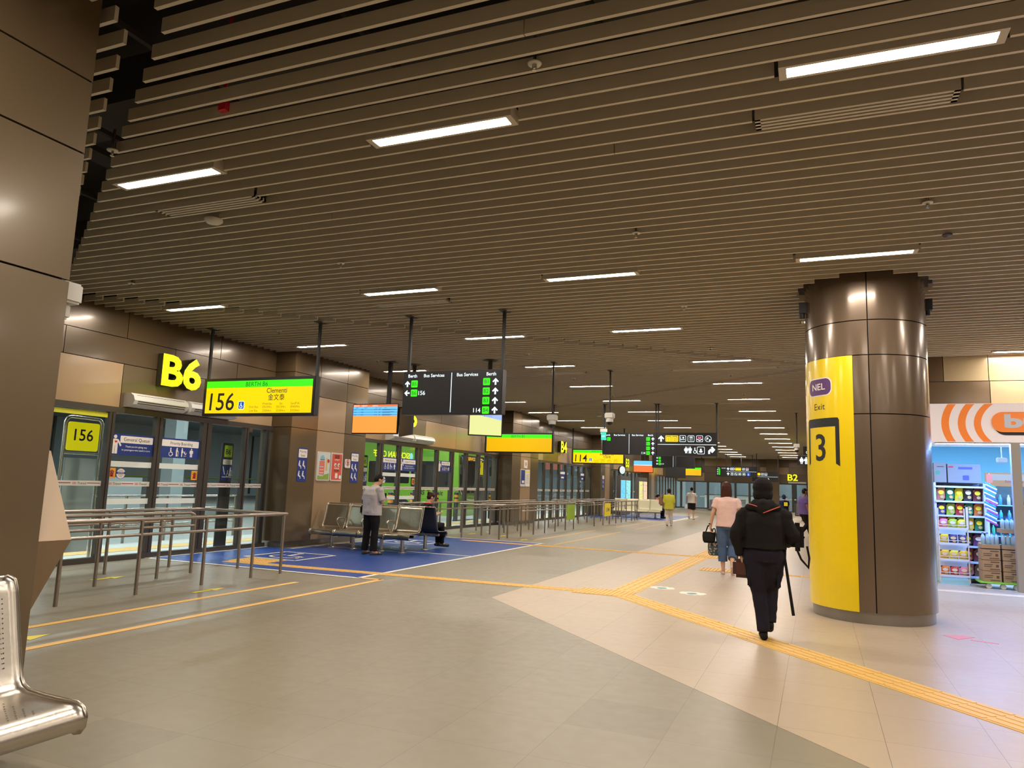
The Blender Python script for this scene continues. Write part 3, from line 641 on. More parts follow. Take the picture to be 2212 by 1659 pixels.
# ---------------------------------------------------------------- green double deck bus, nose towards the glass
def bus():
    M_G = mat('bus_green', (.22, .44, .03), .3, coat=.6); M_G2 = mat('bus_green_dark', (.12, .36, .01), .35, coat=.5)
    M_BG = mat('bus_window', (.012, .014, .016), .08, coat=1.); M_TY = mat('tyre_black', (.015, .015, .015), .8)
    e = E('double_deck_bus', 'bright green double deck bus with dark windows outside the middle glass bay', 'bus', (-13.5, 28.25, -.18))
    L, W, H = 9.3, 1.25, 4.4
    f = Fr((0, -W, 0), (1, 0, 0), (0, 0, 1)); fr = Fr((0, 0, 0), (0, 1, 0), (0, 0, 1)); fb = Fr((0, W, 0), (-1, 0, 0), (0, 0, 1))
    m = MB(); prof = [(-L, .35), (-.15, .35), (.0, .6), (.03, 1.6), (-.02, 2.9), (-.25, 4.2), (-.5, H), (-L, H)]
    ff = Fr((0, W, 0), (1, 0, 0), (0, 0, 1)); m.prism(prof, ff, 0, 2*W, M_G); m.build('body', e)
    for (u0, u1, z0, z1) in ((-9.2, -8.6, 1.62, 2.52), (-8.5, -6.5, 1.62, 2.52), (-6.4, -4.4, 1.62, 2.52), (-4.3, -2.3, 1.62, 2.52), (-2.2, -.35, 1.5, 2.56), (-9.1, -.5, 3.35, 4.1)):
        for fr_, s in ((f, 1), (fb, -1)):
            m = MB(); P = rrect(u0, u1, z0, z1, .06); P = P if s == 1 else [(-u, v) for u, v in P]; m.prism(P, fr_, 0, .012, M_BG); m.build('side_window', e)
    m = MB(); m.prism(rrect(-1.15, 1.15, 1.3, 2.85, .12), Fr((.012, 0, 0), (0, 1, 0), (0, 0, 1)), 0, .02, M_BG)
    m.prism(rrect(-1.1, 1.1, 3.3, 4.0, .1), Fr((-.1, 0, 0), (0, 1, 0), (0, 0, 1)), 0, .07, M_BG); m.build('windscreen', e)
    m = MB(); m.box(.035, .05, -1.0, .35, 2.6, 2.84, M_INK); o = m.build('destination_display', e)
    m = MB(); g_ = Fr((.052, 0, 0), (0, 1, 0), (0, 0, 1)); text(m, g_, 'OFF SERVICE', -.35, 2.66, .13, mat('led_orange', (1., .45, .02), .5, emit=1.4), 0, bold=.02, w=1.1); m.build('led_text', e, )
    m = MB(); text(m, Fr((.04, 0, 0), (0, 1, 0), (0, 0, 1)), '107', .8, 2.62, .16, mat('led_orange', (1, .45, .02), .5, emit=1.4), 0, bold=.02); m.build('route_number', e)
    m = MB()
    for k in range(14):
        t = math.pi*(1.05+.9*k/14); t2 = math.pi*(1.05+.9*(k+1)/14); g_ = Fr((.04, 0, 0), (0, 1, 0), (0, 0, 1))
        m.prism(limb((1.1*math.cos(t), 1.5+.5*math.sin(t)), (1.1*math.cos(t2), 1.5+.5*math.sin(t2)), .03), g_, 0, .01, M_STW)
    m.build('white_arc', e)
    m = MB(); m.tube([(.06, -.2, 1.32), (.06, .6, 2.1)], .015, M_BLACK2, 6); m.build('wiper', e)
    for y in (-.95, .95): m = MB(); m.prism(disc(y, .85, .13, 16, .1), fr, .02, .05, M_STW); m.build('headlamp', e)
    for x in (-2.6, -7.6):
        for y in (-W-.01, W-.25): m = MB(); m.T = Matrix.Translation((x, y, .5)) @ Matrix.Rotation(-math.pi/2, 4, 'X'); m.cyl(0, 0, 0, .26, .5, M_TY, 24); m.cyl(0, 0, -.012, .1, .27, M_STEEL, 16); m.build('wheel', e)
    m = MB(); text(m, f, 'SBS Transit', -1.3, 1.18, .19, M_INK, .012, bold=.01, shear=.15); m.build('lettering', e)
    m = MB()
    for z in (.75, 1.0, 1.42): m.prism(rect(-L+.1, -.3, z, z+.02), f, 0, .006, M_G2)
    m.prism(rect(-6.4, -4.2, .5, .62), f, .0, .008, M_STEELD); m.build('side_trim', e)
    m = MB(); m.prism(rrect(-2.0, -1.0, 2.75, 3.2, .05), f, 0, .01, M_G2); m.build('hatch', e)
    for (y, s) in ((-W-.2, 1), (W+.2, 1)): m = MB(); m.tube([(0, y*.85, 2.8), (.25, y, 2.75), (.25, y, 2.4)], .02, M_BLACK2, 6); m.box(.2, .28, y-.1, y+.1, 2.05, 2.45, M_BLACK2, .02); m.build('mirror', e)
bus()
# ---------------------------------------------------------------- hall strip lights
def strip():
    e = E('strip_light', 'x', 'ceiling light', (0, 0, ZC), group='recessed strip lights of the hall')
    m = MB(); m.box(0, 1.31, -.085, .085, .012, .10, M_FIX); m.box(0, 1.31, -.085, -.058, -.008, .012, M_FIX); m.box(0, 1.31, .058, .085, -.008, .012, M_FIX); m.box(0, .05, -.058, .058, -.008, .012, M_FIX); m.box(1.26, 1.31, -.058, .058, -.008, .012, M_FIX); m.build('housing', e)
    m = MB(); m.box(.05, 1.26, -.058, .058, -.001, .012, M_FIX); m.quad((.05, -.058, -.002), (.05, .058, -.002), (1.26, .058, -.002), (1.26, -.058, -.002), M_LAMP); m.build('diffuser', e)
    return e
WHR = ['over the camera', 'just ahead of the camera', 'in the nearest visible row', 'in the second row', 'in the third row', 'in the fourth row', 'in the fifth row', 'in the sixth row', 'in the seventh row', 'in the eighth row', 'in the ninth row', 'in the tenth row', 'in the eleventh row', 'in the twelfth row', 'in the thirteenth row', 'in the fourteenth row', 'in the fifteenth row', 'in the sixteenth row', 'in the last row']
first = None
for (x, y) in LIGHTS:
    if x > 1.5 and y > 17: continue
    if -7 < x < -5 and y < 2.9: continue
    c = 'next to the glazed wall' if x < -9 else 'left of centre' if x < -5 else 'centre' if x < -1.6 else 'right of centre' if x < 2 else 'far right' if x < 5 else 'outermost right'
    r = -1 if y < 0 else 0 if y < 3 else 1 if y < 6 else 2+round((y-9.25)/3.5)
    lb = 'glowing white strip light %s, %s' % (WHR[r+1], c)
    if first is None: first = strip(); first.location = (x, y, ZC); first['label'] = lb
    else: dup(first, (x, y, ZC), lb)
# slot diffusers
def vent(x, y, w_, label):
    m = MB(); z = ZC-.004; n = 4
    m.box(x, x+.04, y-.09, y+.09, z, z+.03, M_FIX); m.box(x+w_-.04, x+w_, y-.09, y+.09, z, z+.03, M_FIX)
    for k in range(n): yy = y-.09+k*.051; m.box(x, x+w_, yy, yy+.027, z, z+.03, M_FIX)
    m.box(x, x+w_, y-.092, y-.088, z, z+.12, M_SLAT); m.box(x, x+w_, y-.09, y+.09, z+.04, z+.06, M_JOINT); m.build('air_vent', label=label, category='air vent', group='slotted ceiling vents')
VL = ['in the nearest bay of ceiling at the right', 'near the left pillar beside a round detector', 'behind the second lamp row, left of centre', 'long, ahead of the round column', 'left of centre beyond the directory sign', 'far along, centre', 'far along, left', 'farther still, centre', 'at the far right, out over the shop', 'farthest, centre']
for (v, lb) in zip(VENTS, VL): vent(*v, 'slotted white air vent '+lb)
def sprink():
    e = E('sprinkler', 'x', 'sprinkler', (0, 0, ZC), group='ceiling sprinklers')
    m = MB(); m.lathe(0, 0, [(0, .0), (.045, -.004), (.05, .006), (0, .012)], M_WHITE, 16); m.cyl(0, 0, 0, .2, .012, M_STEEL, 8); m.build('rosette', e)
    m = MB(); m.cyl(0, 0, -.03, 0, .01, M_STEEL, 8); m.tube([(-.014, 0, 0), (-.014, 0, -.03), (0, 0, -.045), (.014, 0, -.03), (.014, 0, 0)], .003, M_STEEL, 6); m.cyl(0, 0, -.05, -.046, .018, M_STEEL, 10); m.build('head', e); return e
sp0 = None
SPK = [(-5.71, 4.31), (-1.7, 4.28), (1.04, 7.72), (-1.8, 7.75), (-5.75, 7.77), (-9.51, 7.73), (-1.84, 11.23), (-5.75, 11.25), (-9.66, 11.24), (1.06, 12.6), (-1.9, 14.75), (-1.88, 18.27), (-5.75, 14.6), (-5.86, 18.26), (-9.63, 14.68), (-1.9, 22), (-5.8, 22), (-9.6, 18.2), (-9.6, 22)]
SL = ['by the left pillar', 'in the nearest row, centre top', 'in the second row at the right', 'in the second row, centre', 'in the second row above the B6 sign', 'in the second row near the glazed wall', 'in the third row, centre', 'in the third row by the directory sign poles', 'in the third row near the glazed wall', 'right behind the round column', 'in the fourth row, centre', 'in the fifth row, centre', 'in the fourth row, left of centre', 'in the fifth row, left of centre', 'in the fourth row near the glazed wall', 'in the sixth row, centre', 'in the sixth row, left', 'in the fifth row near the wall', 'in the sixth row near the wall']
for (x, y), lb in zip(SPK, SL):
    if sp0 is None: sp0 = sprink(); sp0.location = (x, y, ZC); sp0['label'] = 'small ceiling sprinkler '+lb
    else: dup(sp0, (x, y, ZC), 'small ceiling sprinkler '+lb)
for (x, y, lb) in ((-6.15, 5.95, 'near the left pillar'), (1.35, 8.75, 'dark, above right of the shop'), (-7.9, 28, 'far above the second directory sign')):
    m = MB(); k_ = 1 if x < 0 else .5; m.lathe(x, y, [(0, ZC-.05*k_), (.07*k_, ZC-.045*k_), (.1*k_, ZC-.02*k_), (.1*k_, ZC)], M_WHITE if x < 0 else M_STEELD, 20); m.box(x-.1, x+.1, y-.02, y+.02, ZC-.001, ZC+.05, M_FIX)
    m.build('smoke_detector', label='round ceiling detector '+lb, category='detector', group='ceiling detectors')
# domed cameras
def cctv(x, y, z, label, pole=True):
    e = E('security_camera', label, 'security camera', (x, y, z), group='security cameras')
    if pole: m = MB(); m.cyl(0, 0, .28, ZC-z, .022, M_BLACK2, 10); m.box(-.05, .05, -.13, .13, ZC-.006-z, ZC-z, M_BLACK2); m.build('pole', e)
    m = MB(); m.box(-.11, .11, -.09, .09, .14, .28, M_WHITE, .02); m.cyl(0, 0, .06, .15, .085, M_WHITE, 20); m.build('housing', e)
    m = MB(); m.sphere((0, 0, .05), .07, M_BLACK, 16); m.build('dome', e)
cctv(-5.55, 15.76, 2.87, 'white dome camera on a long rod in front of the blank yellow B5 board'); cctv(-.62, 27.56, 3.0, 'white dome camera on a long rod near the toilet sign'); cctv(-4.58, 17.16, 3.05, 'white camera hanging at the corner of the second directory sign')
e = E('security_camera', 'white boxed camera on the far side of the huge left pillar', 'security camera', (-4.35, 3.02, 2.45), group='security cameras')
m = MB(); m.box(-.12, .12, -.14, .09, .12, .25, M_WHITE, .015); m.build('housing', e); m = MB(); m.box(-.08, .08, -.1, .05, .02, .12, M_WHITE, .015); m.build('bracket', e); m = MB(); m.sphere((0, .0, .0), .045, M_BLACK, 12); m.build('dome', e)
# ---------------------------------------------------------------- hanging signs
def poles(e, xs, z0, y=0., w_=.045):
    for x in xs: m = MB(); m.box(x-w_/2, x+w_/2, y-w_/2, y+w_/2, z0, ZC-e.location.z, M_BLACK2); m.box(x-.06, x+.06, y-.13, y+.13, ZC-.006-e.location.z, ZC-e.location.z, M_BLACK2); m.build('pole', e)
def berthboard(xc, y, n, svc, label, rows=None, blankc=M_SCRY, detail=2):
    W, H = 1.31, .36
    e = E('berth_board', label, 'hanging sign', (xc, y, 3.01), group='yellow berth boards')
    m = MB(); m.box(-W, W, 0, .14, -H, H, M_BLACK, .008); m.build('housing', e)
    poles(e, (-W+.03, W-.03), H, .07)
    f = FY(0, -.001, 0); m = MB(); m.prism(rect(-W+.075, W-.05, -H+.05, H-.185), f, 0, .003, blankc); m.prism(rect(-W+.075, W-.05, H-.185, H-.055), f, 0, .003, M_SCRG)
    m.build('screen', e)
    m = MB(); text(m, f, 'BERTH '+n, -.02, H-.165, .085, M_GRNT, .004, shear=.05)
    if svc:
        s, dest, zh, tb = svc
        text(m, f, s, -.83, -.25, .33, M_INK, .004, bold=.006, w=.60, shear=.04)
        text(m, f, dest, .46, .065, .09, M_INK, .004, bold=.004); text(m, f, zh, .46, -.065, .09, M_INK, .004, bold=.004)
        for i, (a, b, c) in enumerate(tb):
            text(m, f, a, .26+.32*i, -.155, .042, M_OLIVE, .004); text(m, f, b, .26+.32*i, -.215, .042, M_OLIVE, .004); text(m, f, c, .26+.32*i, -.285, .042, M_OLIVE, .004)
        text(m, f, 'First Bus', -.05, -.215, .042, M_OLIVE, .004); text(m, f, 'Last Bus', -.05, -.285, .042, M_OLIVE, .004)
    m.build('lettering', e)
    if svc:
        m = MB(); m.prism(rrect(-.42, -.28, -.235, -.085, .02), f, .003, .004, M_SCRW); m.prism(rrect(-.412, -.288, -.227, -.093, .015), f, .004, .005, M_SCRB); picto(m, f, 'wheel', -.35, -.215, .11, M_SCRW, .0052); m.build('wheelchair_symbol', e)
    return e
M_GRNT = mat('dark_green_text', (.0, .12, .02), .5); M_OLIVE = mat('olive_text', (.30, .18, .0), .5)
berthboard(-9.62, 10.72, 'B6', ('156', 'Clementi', '金文泰', [('Weekday', '0515Hrs', '2335Hrs'), ('Sat', '0515Hrs', '2335Hrs'), ('Sun/P.H.', '0545Hrs', '2335Hrs')]), 'hanging yellow and green board for berth B6 service 156')
berthboard(-9.78, 24.2, 'B5', None, 'hanging yellow board for berth B5 with no service shown', blankc=mat('screen_amber', (.90, .50, .0), .3, emit=.85))
berthboard(-9.75, 34.4, 'B4', ('114', 'Buangkok Int', '万国电', [('Weekday', '0530Hrs', '0015Hrs'), ('Sat', '0530Hrs', '0015Hrs'), ('Sun/P.H.', '0530Hrs', '0015Hrs')]), 'hanging yellow board for berth B4 service 114')
berthboard(-9.6, 59, 'B3', None, 'small distant blank yellow berth board', blankc=mat('screen_amber', (.90, .50, .0), .3, emit=.85))
# directory boards
def directory(xc, y, left, right, label, W=.92, svc=True):
    H = .365; e = E('directory_board', label, 'hanging sign', (xc, y, 3.02), group='black berth directories')
    m = MB(); m.box(-W, W, 0, .16, -H, H, M_BLACK, .006); m.build('housing', e); poles(e, (-W+.05, W-.04), H, .08)
    f = FY(0, -.001, 0); m = MB()
    for s, u in (('Berth', -.74), ('Berth', .72)): text(m, f, s, u, .265, .055, M_SCRW, .003, bold=.015)
    for u in (-.33, .29): text(m, f, 'Bus Services', u, .265, .055, M_SCRW, .003, bold=.012)
    m.prism(rect(-.006, .006, -.33, .33), f, 0, .003, M_SCRW)
    AR = []
    for i, (n, d, s) in enumerate(left):
        z = .155-.155*i; AR.append((-.835, z, .1, d, -.70, n))
        if s: text(m, f, s, -.615, z-.035, .07, M_SCRW, .003, 'l', bold=.012)
    for i, (n, d, s) in enumerate(right):
        z = .165-.155*i; AR.append((.80, z, .11, d, .64, n))
        if s: text(m, f, s, .55, z-.035, .07, M_SCRW, .003, 'r', bold=.012)
    m.build('white_lettering', e)
    for (au, z, s_, d, tu, n) in AR:
        m = MB(); m.prism(arrow(au, z, s_, d), f, 0, .003, M_SCRW); m.build('arrow', e); m = MB(); m.prism(rrect(tu-.062, tu+.062, z-.06, z+.06, .015), f, 0, .003, M_SCRG); t_ = m.build('berth_tile', e); m = MB(); text(m, f, n, tu, z-.03, .062, M_GRNT, .004); m.build('berth_number', t_)
    return e
R4 = [('B1', 'up', ''), ('B2', 'up', ''), ('B3', 'up', ''), ('B4', 'up', '114')]
directory(-5.56, 10.72, [('B5', 'up', ''), ('B6', 'left', '156')], R4, 'black hanging directory of berths with B6 156 and B4 114, nearest one')
directory(-5.78, 24.2, [('B5', 'left', '')], R4, 'black hanging directory of berths left of the facilities sign')
directory(-6.9, 38.7, [('B1', 'up', ''), ('B2', 'up', ''), ('B4', 'left', '114')], [], 'distant black directory of berths, dark on its right half', 1.1)
# facilities signs
def facil(xc, y, label, W=.97, variant=0, z=3.02):
    H = .38; e = E('facilities_sign', label, 'hanging sign', (xc, y, z), group='black facilities signs')
    m = MB(); m.box(-W, W, 0, .16, -H, H, M_BLACK, .006); m.build('housing', e)
    poles(e, (-W+.03, W-.03), H, .08); f = FY(0, -.001, 0); m = MB(); b = MB(); yv = MB(); k = W/.97
    m.prism(rect(-W+.03, W-.04, -.015, .0), f, 0, .003, M_SCRW)
    m.prism(arrow(-.83*k, .18, .2, 'up'), f, 0, .003, M_SCRW)
    def ic(u, v, kind, s=.105, rnd=False):
        P = disc(u, v, s, 20) if rnd else rrect(u-s, u+s, v-s, v+s, .03); Q = disc(u, v, s*.86, 20) if rnd else rrect(u-s*.88, u+s*.88, v-s*.88, v+s*.88, .025)
        m.prism(P, f, 0, .002, M_SCRW); b.prism(Q, f, .002, .003, M_BLACK)
        if kind == 'bed': m.prism(rect(u-.07, u-.055, v-.06, v+.06), f, .003, .004, M_SCRW); m.prism(rect(u-.05, u+.07, v-.04, v-.02), f, .003, .004, M_SCRW); m.prism(disc(u+.02, v+.03, .03, 12), f, .003, .004, M_SCRW)
        if kind == 'food': m.prism(rect(u-.035, u-.02, v-.07, v+.07), f, .003, .004, M_SCRW); m.prism(rect(u+.02, u+.035, v-.07, v+.07), f, .003, .004, M_SCRW); m.prism(disc(u-.027, v+.05, .022, 10), f, .003, .0042, M_SCRW); m.prism(rect(u+.008, u+.047, v+.02, v+.07), f, .003, .0042, M_SCRW)
        if kind == 'heart': yv.prism([(u-.06, v+.02), (u, v-.02), (u+.06, v+.02), (u+.045, v+.065), (u, v+.045), (u-.045, v+.065)], f, .003, .004, M_PINKE); m.prism([(u-.08, v-.03), (u, v-.075), (u+.08, v-.03), (u+.08, v+.0), (u, v-.045), (u-.08, v)], f, .003, .004, M_SCRW)
        if kind == 'circ': text(m, f, 'P', u-.02, v-.045, .09, M_SCRW, .0035, bold=.02); m.prism(disc(u+.045, v-.04, .025, 10), f, .003, .004, M_SCRW)
        if kind == 'baby': m.prism(disc(u, v+.03, .03, 12), f, .003, .004, M_SCRW); m.prism(disc(u, v-.035, .055, 12, .035), f, .003, .004, M_SCRW)
        if kind == 'car': m.prism(rrect(u-.07, u+.07, v-.035, v+.01, .01), f, .003, .004, M_SCRW); m.prism([(u-.045, v+.01), (u+.045, v+.01), (u+.03, v+.045), (u-.03, v+.045)], f, .003, .004, M_SCRW)
    if variant == 0:
        yv.prism(rrect(-.69, -.27, .08, .29, .025), f, 0, .002, M_SCRY)
        for u, n in ((-.58, '1'), (-.38, '2')):
            b.prism(rect(u-.075, u+.075, .245, .262), f, .002, .003, M_INK)
            for s in (-.075, .068): b.prism(rect(u+s, u+s+.007, .1, .25), f, .002, .003, M_INK)
            text(b, f, n, u, .12, .085, M_OLIVE, .003)
        for u, kd, rd in ((-.13, 'bed', 0), (.14, 'food', 0), (.41, 'heart', 0), (.68, 'circ', 1)): ic(u, .185, kd, rnd=bool(rd))
        picto(m, f, 'woman', -.02, -.29, .22, M_SCRW); picto(m, f, 'man', .11, -.29, .22, M_SCRW); picto(m, f, 'wheel', .27, -.29, .2, M_SCRW); m.prism(rect(.04, .046, -.3, -.08), f, 0, .003, M_SCRW)
        ic(.45, -.19, 'baby', .12)
        m.prism([(.62, -.3), (.68, -.3), (.68, -.2), (.74, -.14), (.8, -.14), (.76, -.1), (.81, -.06), (.9, -.165), (.81, -.27), (.76, -.23), (.79, -.2), (.76, -.2), (.74, -.24), (.74, -.3)], f, 0, .003, M_SCRW)
    elif variant == 1:
        m.prism(rrect(-.7*k, -.43*k, .09, .27, .05), f, 0, .002, M_SCRW); b.prism(rrect(-.68*k, -.45*k, .11, .25, .04), f, .002, .003, M_PURP); text(m, f, 'NEL', -.565*k, .15, .07, M_SCRW, .004, bold=.02)
        yv.prism(rrect(-.39*k, -.02*k, .08, .28, .025), f, 0, .002, M_SCRY); b.prism(rect(-.36*k, -.05*k, .225, .245), f, .002, .003, M_INK)
        ic(.14*k, .18, 'bed', .09); ic(.36*k, .18, 'heart', .1)
        m.prism(arrow(-.83*k, -.18, .2, 'up'), f, 0, .003, M_SCRW)
        for u, kd in ((-.58, 'food'), (-.34, 'circ'), (-.1, 'car'), (.16, 'car')): ic(u*k, -.18, kd, .1)
        b.prism(rrect(.32*k, .55*k, -.29, -.07, .02), f, 0, .003, M_SCRB); picto(m, f, 'wheel', .43*k, -.27, .17, M_SCRW, .003)
    else:
        yv.prism(rrect(-.55, -.35, .08, .28, .02), f, 0, .002, M_SCRY); ic(-.2, .18, 'bed', .1); ic(.05, .18, 'heart', .1); m.prism(arrow(.2, -.18, .17, 'right'), f, 0, .003, M_SCRW)
    m.build('white_symbols', e); b.build('dark_symbols', e); yv.build('coloured_symbols', e); return e
M_PINKE = mat('screen_pink', (1., .12, .35), .4, emit=.9); M_PURP = mat('line_purple', (.10, .03, .14), .5)
facil(-3.88, 24.2, 'black facilities sign with yellow exits 1 and 2 and a toilet arrow')
facil(-5.1, 56.5, 'distant facilities sign with NEL badge above the pink shirted woman', 1.1, 1, 3.02); facil(-3.6, 59, 'distant facilities sign half hidden by the hooded person', .95, 2, 2.75)
directory(-6.2, 58.5, [('B1', 'up', ''), ('B2', 'up', ''), ('B3', 'up', '')], [], 'distant directory behind the NEL facilities sign', .95)
e = E('toilet_sign', 'black hanging toilet sign partly hidden by the round column', 'hanging sign', (.0, 28, 2.72)); m = MB(); m.box(-.62, .7, 0, .12, -.16, .16, M_BLACK, .005); m.box(-.42, .7, 0, .12, .2, .5, M_BLACK, .005); m.build('housing', e); poles(e, (.3,), .5, .06)
f = FY(0, -.001, 0); m = MB(); picto(m, f, 'woman', -.48, -.12, .25, M_SCRW); picto(m, f, 'man', -.33, -.12, .25, M_SCRW); picto(m, f, 'wheel', -.15, -.12, .22, M_SCRW); picto(m, f, 'wheel', -.27, .24, .2, M_SCRW); m.build('symbols', e)
e = E('exit_sign', 'small glowing green EXIT sign at the left end of the second directory', 'exit sign', (-6.63, 24.05, 3.25)); m = MB(); m.box(-.07, .09, -.03, .03, -.12, .14, mat('exit_green', (.05, .75, .6), .4, emit=.9)); m.build('lit_box', e)
m = MB(); text(m, FY(0, -.031, 0), 'EXIT', .01, -.02, .05, M_SCRW, .001, bold=.02, w=.13); m.build('lettering', e); m = MB(); m.box(-.11, .13, -.04, .04, .14, .26, M_WHITE, .01); m.cyl(.0, 0, .26, ZC-3.25, .012, M_BLACK2, 8); m.build('hanger', e)
# ---------------------------------------------------------------- monitors back to back on poles
def monitor(xc, y, z, rz, W, H, content, label, pole_x=0., back=True, py=.14):
    e = E('information_monitor', label, 'monitor', (xc, y, z), rz, 'hanging monitors')
    m = MB(); m.box(-W/2, W/2, 0, .07, -H/2, H/2, M_BLACK, .008)
    if back: m.box(-W/2+.1, W/2-.1, .07, .13, -H/2+.1, H/2-.1, M_BLACK2)
    m.build('case', e)
    m = MB(); m.box(pole_x-.04, pole_x+.04, py, py+.08, -.1, ZC-z, M_BLACK2); m.box(pole_x-.15, pole_x+.15, py-.09, py+.17, ZC-.006-z, ZC-z, M_BLACK2); m.box(pole_x-.15, pole_x+.15, min(.06, py+.03), max(.0, py+.02), -.15, .15, M_BLACK2); m.build('pole', e)
    f = FY(0, -.001, 0); m = MB(); u0, u1, v0, v1 = -W/2+.02, W/2-.02, -H/2+.025, H/2-.02
    O = mat('screen_orange', (1., .34, .06), .3, emit=1.05); O2 = mat('screen_redorange', (1., .20, .05), .3, emit=1.0); BL = mat('screen_skyblue', (.16, .60, .95), .3, emit=1.0); CR_ = mat('screen_cream', (.72, .76, .30), .3, emit=1.05)
    if content == 'table':
        m.prism(rect(u0, u1, v0, v1), f, 0, .002, O); m.prism(rect(u0, u1, v1-.05, v1), f, .002, .003, O2); m.prism(rect(u0, u1, v1-.27, v1-.05), f, .002, .003, BL)
        for k in range(3): m.prism(rect(u0, u1, v1-.135-.06*k, v1-.11-.06*k), f, .003, .0035, mat('screen_skyblue_dark', (.08, .42, .85), .3, emit=.9))
        m.build('screen', e); m = MB(); NV = mat('screen_ink_blue', (.02, .03, .3), .5)
        for u, s in ((-.52, 'SERVICE'), (-.3, 'NEXT'), (.0, 'ARRIVAL')): text(m, f, s, u, v1-.042, .028, M_SCRW, .004, w=.16)
        for k, (a, b_, c_) in enumerate((('110', '2:05', 'B7'), ('114', '2:09', 'B4'), ('156', '2:07', 'B6'))):
            for u, s in ((-.56, a), (-.36, b_), (.02, '0:14'), (.1, c_)): text(m, f, s, u+.03*(s == c_), v1-.135-.062*k, .03, NV, .004)
            m.prism(rect(.2, .2+.38-.06*k, v1-.12-.062*k, v1-.112-.062*k), f, .0036, .0042, NV); m.prism(rect(.2, .42, v1-.137-.062*k, v1-.13-.062*k), f, .0036, .0042, NV)
        for k, u in enumerate((-.55, -.3, 0, .1, .25)): m.prism(rect(u, u+.08, v1-.085, v1-.078), f, .0036, .0042, NV)
        m.build('table_text', e)
    elif content == 'cream':
        m.prism(rect(u0, u1, v0, v1), f, 0, .002, CR_); m.prism([(u0, v1), (u1, v1-.13), (u1, v1)], f, .002, .003, mat('screen_pale_blue', (.35, .5, 1.), .3, emit=1.0)); m.build('screen', e)
        m = MB(); text(m, f, '& Crossing', .05, v1-.06, .03, M_SCRB, .004); m.build('screen_text', e)
    elif content == 'banner':
        m.prism(rect(u0, u1, v0, v1), f, 0, .002, O2); m.prism(rect(u0, u1, v1-.22, v1), f, .002, .003, BL); m.prism(rect(u0, u1, v1-.25, v1-.22), f, .002, .003, M_SCRW); m.build('screen', e)
    elif content == 'off':
        m.prism(rect(u0, u1, v0, v1), f, 0, .002, mat('screen_off', (.03, .03, .03), .2)); m.build('screen', e)
    return e
monitor(-9.68, 14.8, 2.98, 0, 1.27, .72, 'table', 'monitor with blue timetable rows over an orange field', .25)
monitor(-9.1, 15.35, 2.97, math.radians(135), 1.1, .7, 'none', 'black back of a monitor seen obliquely beside the orange timetable monitor', 0, False, -.14)
monitor(-6.87, 15.0, 2.86, math.radians(38), .78, .52, 'cream', 'tilted monitor with a pale yellow picture below the nearest directory', .1)
monitor(-8.75, 40.0, 2.75, 0, 1.1, .65, 'banner', 'distant monitor with a sky blue band over red orange')
monitor(-6.65, 38.0, 2.42, math.radians(10), 1.0, .55, 'off', 'dark distant monitor under the berth directory')
e = E('wall_clock', 'round white wall clock glowing beyond the 114 board', 'clock', (-10.2, 41.0, 2.55)); m = MB(); m.T = Matrix.Translation((0, 0, 0)) @ Matrix.Rotation(math.radians(60), 4, 'Z') @ Matrix.Rotation(math.pi/2, 4, 'X'); m.cyl(0, 0, -.05, .05, .24, M_BLACK, 24); m.cyl(0, 0, .05, .055, .22, mat('clock_face', (.85, .92, .95), .4, emit=.8), 24); m.build('face', e)
m = MB(); m.box(-.6, -.1, -.02, .02, -.02, .02, M_BLACK2); m.build('bracket', e)
# ---------------------------------------------------------------- channel letters
def chan(s, f, u, v, h, w_, label, nm='berth_letters', depth=.12):
    e = E(nm, label, 'illuminated lettering', tuple(f.p(u, v, 0)), group='yellow berth letters')
    g_ = Fr((0, 0, 0), f.u, f.w); m = MB(); text(m, g_, s, 0, 0, h, mat('letter_return', (.03, .03, .01), .5), .03, 'c', bold=.034, w=w_, thick=depth); m.build('letter_sides', e)
    m = MB(); text(m, g_, s, 0, 0, h, M_YSIGN, .032+depth, 'c', bold=.034, w=w_); m.build('letter_faces', e)
chan('B6', FX(XW, 0, 0), 10.42, 3.18, .56, .95, 'large glowing yellow letters B6 on the wall over the nearest doors')
chan('B5', FX(XW, 0, 0), 19.0, 3.18, .5, .9, 'glowing yellow letters B5 mostly hidden behind the black directory')
chan('B4', FX(XW, 0, 0), 33.6, 3.15, .5, .9, 'glowing yellow letters B4 peeking above the 114 board')
chan('B3', FX(XW, 0, 0), 46.5, 2.9, .5, .9, 'glowing yellow letters B3 far off beside the distant monitor')
# air curtains
def aircon(y, L, z, label):
    e = E('air_curtain', label, 'air curtain', (XW, y, z), group='white air curtains')
    m = MB(); P = [(0, 0), (.13, .0), (.24, .05), (.27, .12), (.24, .2), (.16, .25), (0, .25)]; g_ = Fr((0, 0, 0), (1, 0, 0), (0, 0, 1)); m.prism(P, g_, 0, -L, M_WHITE); m.build('case', e)
    m = MB()
    for k in range(5): t = k/4; m.box(.245-.045*abs(t-.35)*1.5, .268-.06*abs(t-.3), .08, L-.08, .06+.035*k, .075+.035*k, M_INK)
    m.build('slots', e)
aircon(9.32, 1.22, 2.68, 'white slatted air curtain over the nearest doors, left unit'); aircon(10.62, 1.25, 2.68, 'white slatted air curtain over the nearest doors, right unit partly behind the board')
aircon(17.95, 1.2, 2.68, 'white slatted air curtain left unit over the bus doors'); aircon(19.2, 1.25, 2.68, 'white slatted air curtain right unit over the bus doors')
